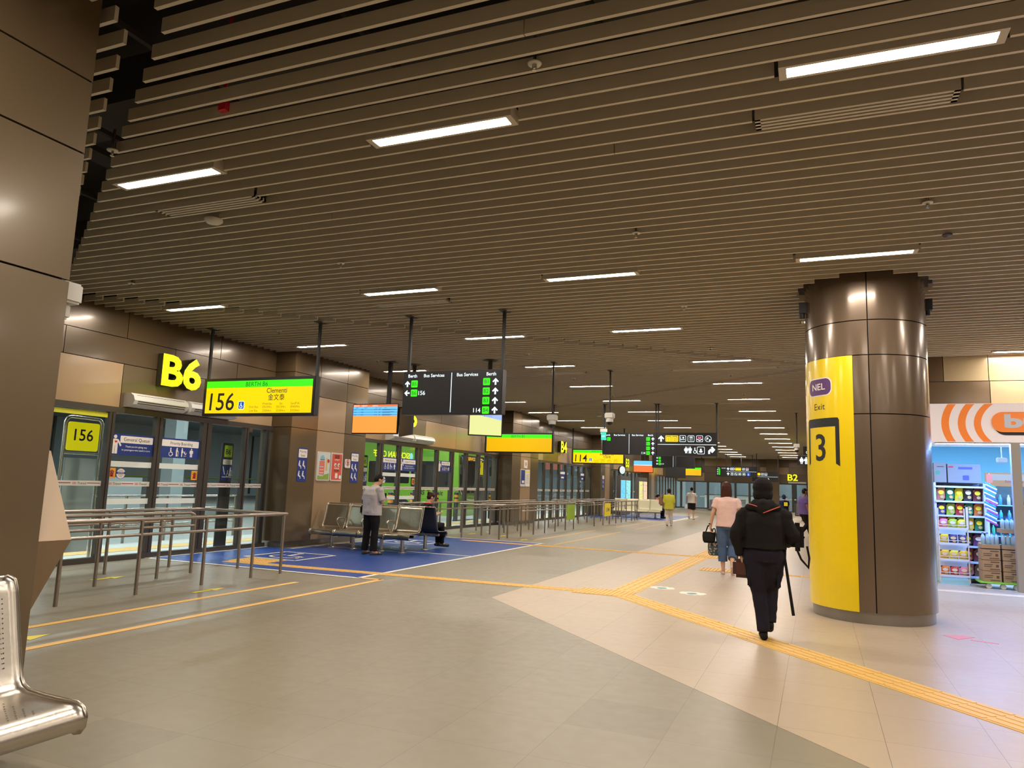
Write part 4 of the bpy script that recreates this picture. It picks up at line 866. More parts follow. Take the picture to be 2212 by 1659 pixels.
# ---------------------------------------------------------------- signs on the pillars
def prio(y, y2, label):
    e = E('priority_sign', label, 'wall sign', (-10.8, (y+y2)/2, 1.83), group='navy priority seat signs'); f = Fr((.0, 0, 0), (0, 1, 0), (0, 0, 1)); w_ = (y2-y)/2
    m = MB(); m.prism(rrect(-w_, w_, -.38, .38, .03), f, .0, .006, M_NAVY); m.build('plate', e)
    m = MB(); m.prism(rrect(-w_+.015, w_-.015, .16, .35, .015), f, .006, .007, M_STW); text(m, f, 'Priority', 0, .27, .055, M_INK, .0075); text(m, f, 'Seats', 0, .185, .055, M_INK, .0075); m.build('title', e)
    m = MB()
    for (u, v) in ((-.1, -.09), (.04, -.09), (-.1, -.32), (.04, -.32)): picto(m, f, 'sit', u, v, .19, M_STW, .007)
    m.build('seated_figures', e)
prio(13.5, 13.83, 'navy priority seats sign on the left panel behind the bench'); prio(15.55, 15.88, 'navy priority seats sign on the right panel, by the head of the standing man')
prio(39.1, 39.5, 'small navy priority seats sign on the pillar by the map boards')
def poster(y0, y1, z0, z1, kind, label, cat='poster'):
    e = E('poster', label, cat, (-10.8, (y0+y1)/2, (z0+z1)/2), group='posters on the pillars'); f = Fr((0, 0, 0), (0, 1, 0), (0, 0, 1)); a, b = (y1-y0)/2, (z1-z0)/2
    m = MB(); m.prism(rrect(-a, a, -b, b, .03), f, 0, .02, M_WHITE); m.build('frame', e); m = MB()
    if kind == 'safety':
        m.prism(rect(-a+.03, a-.03, -b+.03, b-.03), f, .02, .021, mat('poster_sky', (.62, .68, .66), .5)); m.prism(disc(-.06, b-.17, .09, 16), f, .021, .022, mat('poster_blue', (.25, .5, .6), .5))
        m.prism(rect(-.17, .03, -b+.15, b-.22), f, .022, .023, mat('poster_coral', (.75, .2, .13), .5)); m.prism([(-a+.03, -b+.03), (a-.03, -b+.03), (a-.03, -b+.18), (0, -b+.14), (-a+.03, -b+.12)], f, .0215, .0225, mat('poster_grass', (.25, .4, .05), .5))
        for k in range(4): m.prism(rect(-.15, .0, -.02-.07*k, -.005-.07*k), f, .023, .0235, M_STW)
        m.prism(rect(-.15, .02, b-.19, b-.175), f, .022, .023, M_RED); m.prism(limb((.1, -.1), (.12, .2), .03, .018), f, .022, .023, mat('poster_yellow', (.75, .5, .08), .5)); m.prism(disc(.17, .13, .045, 14), f, .023, .024, M_RED)
    elif kind == 'see':
        m.prism(rect(-a+.03, a-.03, -b+.03, b-.03), f, .02, .021, mat('poster_red', (.68, .09, .045), .5)); text(m, f, 'SEE', 0, b-.13, .075, M_INK, .0215, bold=.04, w=.2); text(m, f, 'A FAULT?', 0, b-.185, .035, M_STW, .0215, bold=.03, w=.2)
        for u in (-.06, .08): m.prism(disc(u, .05, .045, 16), f, .021, .022, M_STW); m.prism(disc(u+.015, .04, .018, 12), f, .022, .023, M_INK)
        text(m, f, 'PLEASE', 0, -.05, .035, M_STW, .0215, bold=.03, w=.2); text(m, f, 'SCAN', 0, -.11, .045, M_INK, .0215, bold=.04, w=.2); m.prism(rrect(-.05, .05, -.27, -.15, .01), f, .021, .022, M_STW); m.prism(disc(.15, -.24, .05, 8), f, .021, .022, M_STW)
    elif kind == 'plain':
        m.prism(rect(-a+.03, a-.03, -b+.1, b-.03), f, .02, .021, M_NAVY); m.prism(rect(-.1, .15, -.2, -.1), f, .021, .022, M_STW)
    elif kind == 'sheet':
        m.prism(rect(-a+.02, a-.02, -b+.02, b-.02), f, .02, .021, M_STW)
        for k in range(8): m.prism(rect(-a+.08, a-.1, b-.2-.05*k, b-.19-.05*k), f, .021, .0215, M_STEELD)
        m.prism(rect(-a+.05, a-.05, b-.12, b-.06), f, .021, .0215, M_YEL)
    elif kind == 'nosmoke':
        m.prism(rect(-a+.01, a-.01, -b+.01, b-.01), f, .02, .021, M_STW)
        for k in range(20): t, t2 = 2*math.pi*k/20, 2*math.pi*(k+1)/20; m.prism(limb((.075*math.cos(t), .02+.075*math.sin(t)), (.075*math.cos(t2), .02+.075*math.sin(t2)), .008), f, .021, .022, M_RED)
        picto(m, f, 'man', 0, -.04, .12, M_INK, .0212); m.prism(limb((-.05, .07), (.05, -.03), .006), f, .0222, .023, M_RED); text(m, f, 'No Eating', 0, -.09, .018, M_INK, .0215)
    m.build('print', e)
poster(14.19, 14.68, 1.48, 2.16, 'safety', 'framed pale poster with a giraffe and coral text panel on the pillar'); poster(14.72, 15.18, 1.48, 2.16, 'see', 'framed red poster headed SEE with cartoon eyes on the pillar')
poster(15.29, 15.51, 1.81, 2.03, 'nosmoke', 'small white prohibition notice between the posters and the right priority sign')
poster(27.05, 27.52, 1.47, 2.15, 'plain', 'dark blue printed notice on the second pillar'); poster(27.56, 28.05, 1.47, 2.15, 'sheet', 'white notice sheet right of the blue one on the second pillar'); poster(27.4, 27.75, 2.2, 2.52, 'nosmoke', 'small white notice above the two sheets on the second pillar')
# map boards
def mapboard(y0, y1, c1, c2, label):
    e = E('map_board', label, 'display board', (-10.5, (y0+y1)/2, 0), group='backlit map boards'); h = (y1-y0)/2; f = Fr((.13, 0, 0), (0, 1, 0), (0, 0, 1))
    m = MB(); m.box(-.12, .12, -h, h, 0, 2.25, mat('board_grey', (.12, .11, .10), .5), .02); m.build('cabinet', e)
    m = MB()
    for s, c in ((-1, c1), (1, c2)): m.prism(rect(s*h/2-h/2+.1, s*h/2+h/2-.1, .7, 2.0), f, -.01, .005, c)
    m.build('lit_panels', e); m = MB()
    for k in range(30): u = -h+.2+R_.random()*(2*h-.5); v = .8+R_.random()*1.1; m.prism(rect(u, u+.05+.2*R_.random(), v, v+.02), f, .005, .007, M_SCRB)
    m.build('print', e)
mapboard(41.5, 44.0, mat('map_cyan', (.15, .6, .9), .4, emit=1.1), mat('map_mint', (.3, .8, .8), .4, emit=1.0), 'tall board with two glowing blue map panels'); mapboard(46.2, 48.7, mat('map_yellow', (.8, .75, .25), .4, emit=1.0), mat('map_peach', (.85, .6, .4), .4, emit=1.0), 'tall board with yellow and peach glowing panels')
# ---------------------------------------------------------------- queue rails
def rail(name_lb, grp, pts, tops, posts, mids, tags=(), org=None):
    """tops/mids: polylines of pipe; posts: floor points"""
    e = E('queue_rail', name_lb, 'queue rail', (*org, 0), group=grp); o = Vector((*org, 0)); L = lambda p: tuple(Vector(p)-o)
    for P in tops:
        m = MB(); m.tube([L(p) for p in P], .026, M_RAIL, 12); m.build('top_rail', e)
    for P in mids:
        m = MB(); m.tube([L(p) for p in P], .02, M_RAIL, 10); m.build('mid_rail', e)
    for (x, y) in posts: m = MB(); m.cyl(x-o.x, y-o.y, 0, .935, .024, M_RAIL, 12); m.build('post', e)
    return e
def bend(p, q, r=.08):
    """end bend going down from p horizontally towards q then to floor"""
    return [p, q]
H = .945
G1 = 'queue rails of the nearest berth'
rail('near queue rail beside the orange lines, turning across at its far end', G1, None,
     [[(-8.02, 3.0, H), (-8.02, 9.86, H)], [(-8.02, 9.86, H), (-9.75, 9.86, H), (-9.9, 9.8, H), (-9.96, 9.6, H), (-9.96, 3.0, H)]], [(-8.02, y) for y in (3.8, 4.9, 5.98, 7.05, 8.14, 9.12, 9.79)]+[(-9.95, y) for y in (4.9, 6.0, 7.0, 8.15, 9.35)]+[(-9.0, 9.9)],
     [[(-8.02, 3.0, .75), (-8.02, 9.12, .75)], [(-9.96, 3.0, .75), (-9.96, 9.35, .75)]], org=(-8.98, 7))
rail('middle queue rail of the near berth, ending in a downward bend', G1, None, [[(-9.0, 3.0, H), (-9.0, 8.78, H), (-9.0, 8.86, H-.03), (-9.0, 8.89, H-.1), (-9.0, 8.89, .02)]], [(-9.0, y) for y in (4.1, 5.2, 6.2, 7.24, 8.25)],
     [[(-9.0, 3.0, .75), (-9.0, 8.89, .75)]], org=(-9.0, 6.5))
G2 = 'queue rails of the middle berths'
rail('long queue rail beside the blue zone corner, with the blank lime placard', G2, None, [[(-9.32, 18.85, H), (-8.27, 19.2, H), (-8.27, 26.3, H)]], [(-8.27, y) for y in (19.25, 19.85, 20.9, 21.97, 23.02, 24.06, 25.16, 26.12)]+[(-9.32, 19.0)],
     [[(-8.27, 20.9, .75), (-8.27, 25.16, .75)]], org=(-8.27, 22.5))
rail('second queue rail behind the placard rail, ending in a downward bend', G2, None, [[(-9.3, 20.2, H), (-9.3, 28.3, H), (-9.1, 28.75, H), (-8.6, 28.8, H), (-8.3, 28.78, H), (-8.25, 28.77, H-.1), (-8.25, 28.77, 0)]], [(-9.3, y) for y in (20.3, 20.9, 22.03, 23.19, 24.23, 25.2, 26.28, 27.4)],
     [[(-9.3, 20.3, .75), (-9.3, 27.4, .75)]], org=(-9.3, 24))
rail('rear queue rail closest to the glass of the bus bay', G2, None, [[(-10.35, 17.2, H), (-10.35, 27.6, H)]], [(-10.35, y) for y in (17.4, 18.4, 19.6, 21.02, 22.16, 23.3, 24.4, 25.56, 26.62)], [[(-10.35, 17.4, .75), (-10.35, 26.6, .75)]], org=(-10.35, 22))
G3 = 'queue rails of the 114 berth'
rail('queue rail with the yellow 114 placard', G3, None, [[(-8.2, 29.9, 0), (-8.2, 29.95, H-.05), (-8.2, 30.05, H), (-8.2, 36.4, H)]], [(-8.22, y) for y in (31.0, 32.1, 33.1, 34.0, 35.1, 35.8, 36.25)], [[(-8.22, 31, .75), (-8.22, 36.25, .75)]], org=(-8.2, 33))
rail('queue rail behind the 114 placard rail', G3, None, [[(-9.3, 29.9, H), (-9.3, 37.2, H)]], [(-9.3, y) for y in (30.02, 31.28, 32.4, 33.5, 34.6, 35.7, 36.8)], [[(-9.3, 30, .75), (-9.3, 36.8, .75)]], org=(-9.3, 33.5))
rail('rear queue rail by the glass of the 114 berth', G3, None, [[(-10.35, 29.5, H), (-10.35, 38.0, H)]], [(-10.35, 29.8+1.15*k) for k in range(8)], [[(-10.35, 29.8, .75), (-10.35, 37.8, .75)]], org=(-10.35, 34))
G4 = 'distant queue rails'
for i, x in enumerate((-4.1, -5.0, -5.9)):
    rail('distant queue rail at the end wall, %s of three' % ['nearest the walkway', 'middle', 'left'][i], G4, None, [[(x, 52.5, H), (x, 58.5, H)]], [(x, 52.6+.95*k) for k in range(7)], [[(x, 52.6, .75), (x, 58.3, .75)]], org=(x, 55.5))
def placard(y, mt, s, label, lw=.46):
    m_ = E('queue_placard', label, 'placard', (-8.22 if not s else -8.195, y, .62), group='queue placards'); m = MB(); m.box(-.024 if not s else -.0, .0 if not s else .02, -lw, lw, -.27, .27, mt); m.build('plate', m_)
    if s: m = MB(); text(m, FX(.021, 0, 0), s, 0, -.08, .17, M_INK, .001, bold=.02, w=.5); m.build('lettering', m_)
placard(25.65, mat('placard_lime', (.33, .52, .03), .5), '', 'blank lime green placard on the queue rails'); placard(30.55, M_YEL, '114', 'yellow 114 placard on the queue rails', .48)
# ---------------------------------------------------------------- benches
def bench(name, n, label, grp, W=.65, mt=None, arms=(), org=(0, 0), rz=0, backmt=None, h0=.42, ends=True, legs=None, holes=True):
    """row of pressed steel seats along local x, facing local -y"""
    mt = mt or M_STEEL; backmt = backmt or mt
    e = E(name, label, 'bench', (*org, 0), rz, grp); prof = []
    for k in range(7):                       # rolled front edge
        t = math.radians(200-k*22); prof.append((-.44+.06*math.cos(t)*-1*-1, .36+.06*math.sin(t)))
    prof = [(-.34, .285), (-.385, .295), (-.41, .325), (-.415, .36), (-.395, .395), (-.35, .412), (-.27, .412), (-.12, .415), (.0, .425), (.05, .445), (.075, .48), (.10, .56), (.15, .74), (.19, .90), (.205, .955), (.235, .975), (.262, .955)]
    for s in range(n):
        x0, x1 = s*W+.012, (s+1)*W-.012; xs = [x0, x0+.012, x0+.05, (x0+x1)/2, x1-.05, x1-.012, x1]; dz = [.018, .004, 0, 0, 0, .004, .018]
        m = MB(); V = []; Fc = []; N = len(prof)
        for i, (py, pz) in enumerate(prof):
            a = prof[max(0, i-1)]; b = prof[min(N-1, i+1)]; tx, tz = b[0]-a[0], b[1]-a[1]; L = math.hypot(tx, tz); nx, nz = -tz/L, tx/L
            ins = .03 if i < 2 else 0
            for j, x in enumerate(xs):
                xx = x
                if i > 11: xx = (x-(x0+x1)/2)*(1-[.0, .0, .02, .07, .16][i-12]) + (x0+x1)/2
                V.append((xx, py+nx*dz[j], pz+nz*dz[j]))
        for i in range(N-1):
            for j in range(6): Fc.append((i*7+j, i*7+j+1, (i+1)*7+j+1, (i+1)*7+j))
        nv = len(V); m.add(V, Fc, mt, True)
        # second skin gives the sheet a thickness
        V2 = []
        for i, (py, pz) in enumerate(prof):
            a = prof[max(0, i-1)]; b = prof[min(N-1, i+1)]; tx, tz = b[0]-a[0], b[1]-a[1]; L = math.hypot(tx, tz); nx, nz = tz/L, -tx/L
            for j in range(7): v = V[i*7+j]; V2.append((v[0], v[1]+nx*.012, v[2]+nz*.012))
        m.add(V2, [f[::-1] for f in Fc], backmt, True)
        E1 = []; b0 = [i*7 for i in range(N)]; b1 = [i*7+6 for i in range(N)]
        for col, fl_ in ((b0, 0), (b1, 1)):
            for i in range(N-1):
                q = (V[col[i]], V[col[i+1]], V2[col[i+1]], V2[col[i]]); m.add(q if fl_ else q[::-1], [(0, 1, 2, 3)], mt, False)
        if holes:
            for ci in range(2):
                for k in range(15 if ci == 0 else 15):
                    t = (k+1)/16; z = .52+.38*t; yy = .10+(z-.56)*.235-.004
                    for u in ((x0+.085, x1-.085) if ci == 0 else ((x0+x1)/2-.02, (x0+x1)/2+.02)):
                        m.add([(u+.004*math.cos(a), yy-.002-.0*a, z+.004*math.sin(a)) for a in (0, 1.26, 2.51, 3.77, 5.03)], [(4, 3, 2, 1, 0)], M_JOINT)
            for k in range(8):
                for jx in range(7): 
                    u = (x0+x1)/2-.12+.04*jx+(.02 if k % 2 else 0); yy = -.32+.035*k; zz = .413+max(0, yy+.12)*.08
                    m.add([(u+.0045*math.cos(a), yy+.0045*math.sin(a), zz+.003) for a in (0, 1.26, 2.51, 3.77, 5.03)], [(0, 1, 2, 3, 4)], M_JOINT)
        seat = m.build('seat', e)
        m = MB()
        for x in (x0+.0, x1-.0):
            cx_ = (x0+x1)/2; P = [(cx_+(x-cx_)*(1-[0, 0, .02, .07, .16][max(0, i_-10)]), q_[0], q_[1]+.008) for i_, q_ in enumerate(prof[2:])]; m.tube(P, .011, mt, 8)
        m.tube([(cx_-.27*W/.65, .245, .975), (cx_+.27*W/.65, .245, .975)], .013, mt, 8); m.build('seat_rim', seat)
    m = MB(); m.box(.05, n*W-.05, -.13, -.05, .32, .375, M_STEEL, .01); m.build('beam', e)
    for x in (legs or [W*.6+1.0*k for k in range(max(2, int(n*W)))]):
        m = MB(); m.cyl(x, -.09, .015, .33, .04, M_STEEL, 18); l_ = m.build('leg', e); m = MB(); m.lathe(x, -.09, [(.0, .022), (.085, .02), (.09, .01), (.09, 0)], M_STEEL, 24); m.build('leg_flange', l_)
    for x in arms:
        m = MB(); x_ = x*W; P = [(x_, -.1, .40), (x_, -.2, .50), (x_, -.28, .60), (x_, -.27, .645), (x_, -.22, .665), (x_, -.02, .665), (x_, .03, .64), (x_, .04, .59), (x_, -.0, .50), (x_, -.06, .40)]; m.tube(P, .017, M_STEEL, 10); m.build('armrest', e)
    return e
bench('steel_bench', 4, 'steel bench row facing the camera on the blue zone, behind the standing man', 'steel benches', mt=M_STEELB, arms=(1, 2, 3), org=(-10.6, 14.22), legs=[.4, .98, 1.72, 2.25], backmt=M_STEELD)  # dark reflection on the seat backs is put into the rear steel colour
bench('steel_bench', 4, 'steel bench row facing away where the seated woman in black sits', 'steel benches', mt=M_STEELB, arms=(1, 2, 3), org=(-7.93, 15.02), rz=math.pi, legs=[.4, 1.0, 1.9, 2.4], backmt=M_STEELD)  # rear skin darkened the same way, a reflection painted on
bench('steel_bench', 3, 'shiny perforated steel bench cut off at the bottom left corner', 'steel benches', W=.66, arms=(1, 2), org=(-3.72, .72), rz=math.pi/2, legs=[.3, 1.5], backmt=M_STEELD)  # same steel behind, its dark reflection painted into the colour
MC = mat('cream_steel', (.66, .60, .40), .4, .3)
bench('cream_bench', 4, 'pale cream bench beyond the 114 queue, backs towards the camera', 'cream benches', mt=MC, backmt=MC, org=(-7.7, 40.0), rz=math.pi, holes=False, arms=(1, 2)); bench('cream_bench', 4, 'pale cream bench facing the camera beyond the 114 queue', 'cream benches', mt=MC, backmt=MC, org=(-10.2, 39.4), holes=False, arms=(1, 2))
bench('steel_bench', 3, 'distant dark bench behind the man in the white shirt', 'steel benches', mt=M_STEELD, backmt=M_STEELD, org=(-6.6, 50.3), rz=0, holes=False); bench('steel_bench', 3, 'distant bench right of the hooded person', 'steel benches', mt=M_STEELD, backmt=M_STEELD, org=(-1.2, 46), holes=False)
# ---------------------------------------------------------------- round column with its exit sign
e = E('round_column', 'round bronze clad column with the yellow exit wrap', 'column', (CXC, CYC, 0))
m = MB(); m.cyl(0, 0, 0, ZC+1.2, CR-.035, M_JOINT, 48, cap=False); m.build('core', e)
m = MB(); m.cyl(0, 0, 0, .14, CR-.03, M_PLINTH, 64); m.build('plinth', e)
M_COL = mat('column_bronze', (.15, .105, .068), .24, .35, coat=.5)
for (z0, z1) in ((.135, 2.58), (2.58, 3.335), (3.335, 3.79), (3.79, ZC+.6)):
    for q in range(4):
        a0, a1 = -90+90*q+.5, -90+90*(q+1)-.5; m = MB(); n = 20; V = []; Fc = []
        rr = (CR-.03, CR)
        for k in range(n+1):
            t = math.radians(a0+(a1-a0)*k/n)
            for r in rr:
                for z in (z0+.006, z1-.006): V.append((r*math.cos(t), r*math.sin(t), z))
        for k in range(n):
            b = 4*k; c = b+4; Fc += [(b, b+1, c+1, c), (b+1, b+3, c+3, c+1), (b, c, c+2, b+2)]
        Fc += [(0, 2, 3, 1), (4*n, 4*n+1, 4*n+3, 4*n+2)]; m.add(V, Fc, M_COL, False)
        m.add([V[4*k+j] for k in range(n+1) for j in (2, 3)], [(2*k, 2*k+2, 2*k+3, 2*k+1) for k in range(n)], M_COL, True); m.build('cladding_panel', e)
        
class CylFr:
    def __init__(s, cx, cy, r): s.c = (cx, cy); s.r = r
    def p(s, u, v, d=0): t = u/s.r; R = s.r+d; return Vector((s.c[0]+R*math.cos(t), s.c[1]+R*math.sin(t), v))
cf = CylFr(0, 0, CR+.002); A = lambda deg: math.radians(deg)*(CR+.002)
e = E('exit_wrap_sign', 'tall yellow sign wrapped round the column reading NEL Exit 3', 'wall sign', (CXC, CYC, 0))
def arcrect(mb, a0, a1, z0, z1, d, mt, th=.003):
    n = max(2, int((a1-a0)/3)); V = []; Fc = []
    for k in range(n+1):
        u = A(a0+(a1-a0)*k/n)
        for dd in (d, d+th):
            for z in (z0, z1): V.append(cf.p(u, z, dd))
    for k in range(n): b = 4*k; c = b+4; Fc += [(b+2, c+2, c+3, b+3), (b, b+1, c+1, c), (b+1, b+3, c+3, c+1), (b, c, c+2, b+2)]
    Fc += [(0, 2, 3, 1), (4*n, 4*n+1, 4*n+3, 4*n+2)]; mb.add(V, Fc, mt)
def arcpoly(mb, P, d, mt):
    """filled outline on the column, sliced so that it follows the curve"""
    bm = bmesh.new(); vs = [bm.verts.new((x, y, 0)) for x, y in P]; bm.faces.new(vs)
    x0, x1 = min(p[0] for p in P), max(p[0] for p in P); k = math.ceil(x0/.03)*.03
    while k < x1:
        g_ = bm.verts[:]+bm.edges[:]+bm.faces[:]; bmesh.ops.bisect_plane(bm, geom=g_, plane_co=(k, 0, 0), plane_no=(1, 0, 0)); k += .03
    bm.verts.index_update(); mb.add([cf.p(v.co.x, v.co.y, d) for v in bm.verts], [[v.index for v in f.verts] for f in bm.faces], mt); bm.free()
def arctext(mb, s, u, v, h, mt, d, bold=0., w=None):
    vs, fs = textmesh(s, bold); xs = [p[0] for p in vs]; x0, x1 = min(xs), max(xs); k = h/.70; kx = (w/(x1-x0)) if w else k
    bm = bmesh.new(); bv = [bm.verts.new((u+(x-(x0+x1)/2)*kx, v+y*k, 0)) for x, y in vs]
    for f in fs:
        try: bm.faces.new([bv[i] for i in f])
        except ValueError: pass
    q = math.ceil((u-.5)/.02)*.02
    while q < u+.5: bmesh.ops.bisect_plane(bm, geom=bm.verts[:]+bm.edges[:]+bm.faces[:], plane_co=(q, 0, 0), plane_no=(1, 0, 0)); q += .02
    bm.verts.index_update(); mb.add([cf.p(p.co.x, p.co.y, d) for p in bm.verts], [[p.index for p in f.verts] for f in bm.faces], mt); bm.free()
M_EXY = mat('exit_yellow', (.86, .62, .0), .28, coat=.5)
m = MB(); arcrect(m, -197, -104.5, .14, 3.335, 0, M_EXY); m.build('yellow_sheet', e)
m = MB(); arcpoly(m, rrect(A(-159.0), A(-125), 2.84, 3.085, .09, 6), .0035, M_STW); arcpoly(m, rrect(A(-158), A(-126.2), 2.855, 3.07, .08, 6), .0045, M_PURP); m.build('line_badge', e)
m = MB(); arctext(m, 'NEL', A(-142.3), 2.925, .085, M_STW, .006, .015, .25); m.build('badge_lettering', e)
m = MB(); arctext(m, 'Exit', A(-141.2), 2.66, .085, M_INK, .004, 0, .20); arctext(m, '3', A(-141), 1.995, .345, M_INK, .004, .012, .185); m.build('lettering', e)
m = MB(); a, b = A(-163.5), A(-118.4); P = rrect(a, b, 2.2, 2.545, .05)
arcpoly(m, [(a, 2.43), (b-.055, 2.43), (b-.055, 2.43)]+[] if False else [(a, 2.43), (b, 2.43), (b, 2.51), (b-.015, 2.54), (b-.035, 2.545), (a+.03, 2.545), (a, 2.52)], .004, M_INK)
arcpoly(m, [(b-.055, 1.95), (b, 1.915), (b, 2.43), (b-.055, 2.43)], .004, M_INK); arcpoly(m, [(a, 1.93), (a+.055, 1.96), (a+.055, 2.43), (a, 2.43)], .004, M_INK); m.build('doorway_symbol', e)
for (x, y, lb) in ((-.14, 10.8, 'left'), (1.42, 11.0, 'right')): m = MB(); m.box(x-.04, x+.06, y-.05, y+.05, 4.05, 4.2, M_BLACK2); m.cyl(x, y, 3.98, 4.05, .035, M_BLACK2, 12); m.build('column_fixture', label='small black fixture near the top of the round column, %s side' % lb, category='fixture', group='column fixtures')

# ---------------------------------------------------------------- right hand side: shop block and walls
SX, SY = 1.6, 16.65
wr = MB(); wr.box(SX, X1, SY, SY+.25, 3.24, 5.6, M_JOINT)
f = FY(0, SY, 0); xs = [1.6, 2.38, 3.15, 4.6, 6.4, 8.0, 9.0]; 
for i in range(6):
    panel(wr, f, xs[i], xs[i+1], 3.86, 4.5, [M_WALL, M_CREAM, M_TAN, M_WALL2, M_CREAM, M_WALL][i]); 
xs = [1.6, 3.16, 5.2, 7.1, 9.0]
for i in range(4): panel(wr, f, xs[i], xs[i+1], 3.24, 3.86, [M_WALL, M_CREAM, M_WALL2, M_TAN][i])
wr.build('wall_shopfront', **ST)
ws = MB(); ws.box(SX, SX+.2, SY, Y1, 0, 5.6, M_JOINT); g_ = Fr((SX, 0, 0), (0, -1, 0), (0, 0, 1)); y = SY
while y < Y1-.5:
    for (z0, z1) in ((.1, 2.65), (2.65, 3.44), (3.44, 4.5)): panel(ws, g_, -min(y+3, Y1), -y, z0, z1, [M_WALL2, M_TAN, M_WALL][int(y*z1) % 3])
    y += 3
ws.build('wall_right', **ST)
m = MB(); m.box(X1, X1+.2, Y0, SY, 0, 5.6, M_WALL2); m.build('wall_right_near', **ST)
m = MB(); m.box(XW-.3, X1+.2, Y0-.2, Y0, 0, 5.6, M_WALL2); m.build('wall_back', **ST)
# lit sign on the side wall whose mirror image shows in the glass of the bus bay
e = E('shop_sign', 'lit yellow restaurant sign mirrored in the glass in front of the green bus', 'shop sign', (SX-.02, 39, 3.1)); g_ = Fr((0, 0, 0), (0, -1, 0), (0, 0, 1))
m = MB(); m.box(-.12, 0, -2.6, 2.6, -.32, .32, M_BLACK); m.build('box', e)
m = MB(); gg = Fr((-.125, 0, 0), (0, -1, 0), (0, 0, 1)); text(m, gg, 'SICHUAN CHEF', -.1, -.16, .36, mat('neon_yellow', (1, .9, .0), .5, emit=10), .003, bold=.03, w=4.2); m.build('lettering', e)
m = MB(); m.prism(disc(-2.4, 0, .22, 20), gg, 0, .01, mat('neon_blue', (.2, .7, 1.), .5, emit=8)); m.build('roundel', e)
# end wall with doors
ew = MB(); YE = Y1; ew.box(XW-.3, X1, YE, YE+.3, 2.36, 5.6, M_JOINT); f = FY(0, YE, 0); x = XW
i = 0
while x < 1.6:
    for (z0, z1, k) in ((2.36, 3.1, 0), (3.1, 3.7, 1), (3.7, 4.5, 2)): panel(ew, f, x, x+2.3, z0, z1, [M_TAN, M_WALL2, M_WALL, M_WALL2, M_WALL][(i+k*2) % 5])
    x += 2.3; i += 1
ew.box(-3.9, -2.9, YE-.5, YE+.3, 0, 4.4, M_WALL2); ew.build('wall_end', **ST)
root = D.objects.new('window_6', None); COL.objects.link(root); root.location = (-5, YE, 0); root['kind'] = 'structure'
m = MB(); m.box(XW+5, 6.6, -.05, .05, 2.28, 2.38, M_FRAME); m.box(XW+5, 6.6, -.05, .05, 0, .1, M_FRAME)
xs = [XW+.3+1.15*k for k in range(12)]
for x in xs: m.box(x-.09+5, x+.09+5, -.05, .05, .1, 2.28, M_FRAME)
m.build('frame', root); m = MB(); m.box(XW+5, 6.6, -.006, .006, .1, 2.28, M_GLASS); m.build('pane', root)
M_EWALL = mat('end_bay_wall', (.22, .26, .28), .7); M_EWH = mat('end_bay_white', (.62, .66, .66), .6)
for k in range(10):
    x = -10.6+1.15*k; m = MB(); m.box(x, x+.95, YE-.02, YE-.008, 1.0, 1.1, M_FROST); m.build('frosted_strip', label='pale frosted strip on the %s pane of the end wall from the left' % ORD[k], category='window sticker', group='frosted strips on the end wall')
for k in range(4):
    x = -9.5+2.7*k; m = MB(); m.box(x, x+1.7, YE+3.4, YE+3.5, .0, 1.15, M_EWH); m.box(x, x+1.7, YE+3.38, YE+3.52, 1.2, 1.25, M_FRAME); m.build('barrier_panel', label='white barrier panels standing beyond the glass of the end wall', category='barrier', group='barriers beyond the end wall')
for k, x in enumerate((-8.2, -5.0, -2.0)):
    m = MB(); m.box(x, x+.35, YE+4.5, YE+4.8, 0, 4.9, M_FRAME); m.build('bay_column', label='dark columns beyond the glass of the end wall', category='column', group='columns beyond the end wall')
m = MB(); m.box(XW-.3, SX, YE+6, YE+6.2, -.2, 5, M_EWALL); m.build('wall_beyond', **ST); m = MB(); m.box(XW-.3, SX, YE, YE+6.2, -.1, -.01, M_OPLAT); m.build('floor', **ST)
m = MB(); m.box(XW-.3, SX, YE+.3, YE+6.2, 4.9, 5.0, M_OCEIL); m.build('ceiling', **ST)
for k in range(4): dup(first_c, (-9+3*k, YE+3, 4.78))
e = E('berth_letters', 'glowing yellow letters B2 far away beside the round column', 'illuminated lettering', (-1.85, YE-.02, 2.62), group='yellow berth letters'); g_ = FY(0, 0, 0)
m = MB(); text(m, g_, 'B2', 0, 0, .52, mat('letter_return', (.03, .03, .01), .5), .02, bold=.022, w=.8, thick=.12); m.build('letter_sides', e); m = MB(); text(m, g_, 'B2', 0, 0, .52, M_YSIGN, .145, bold=.022, w=.8); m.build('letter_faces', e)
e = E('air_curtain', 'distant white air curtain under the B2 letters', 'air curtain', (-2.2, YE-.25, 2.38), group='white air curtains'); m = MB(); m.box(0, 1.4, 0, .24, 0, .16, M_WHITE, .02); m.build('case', e)

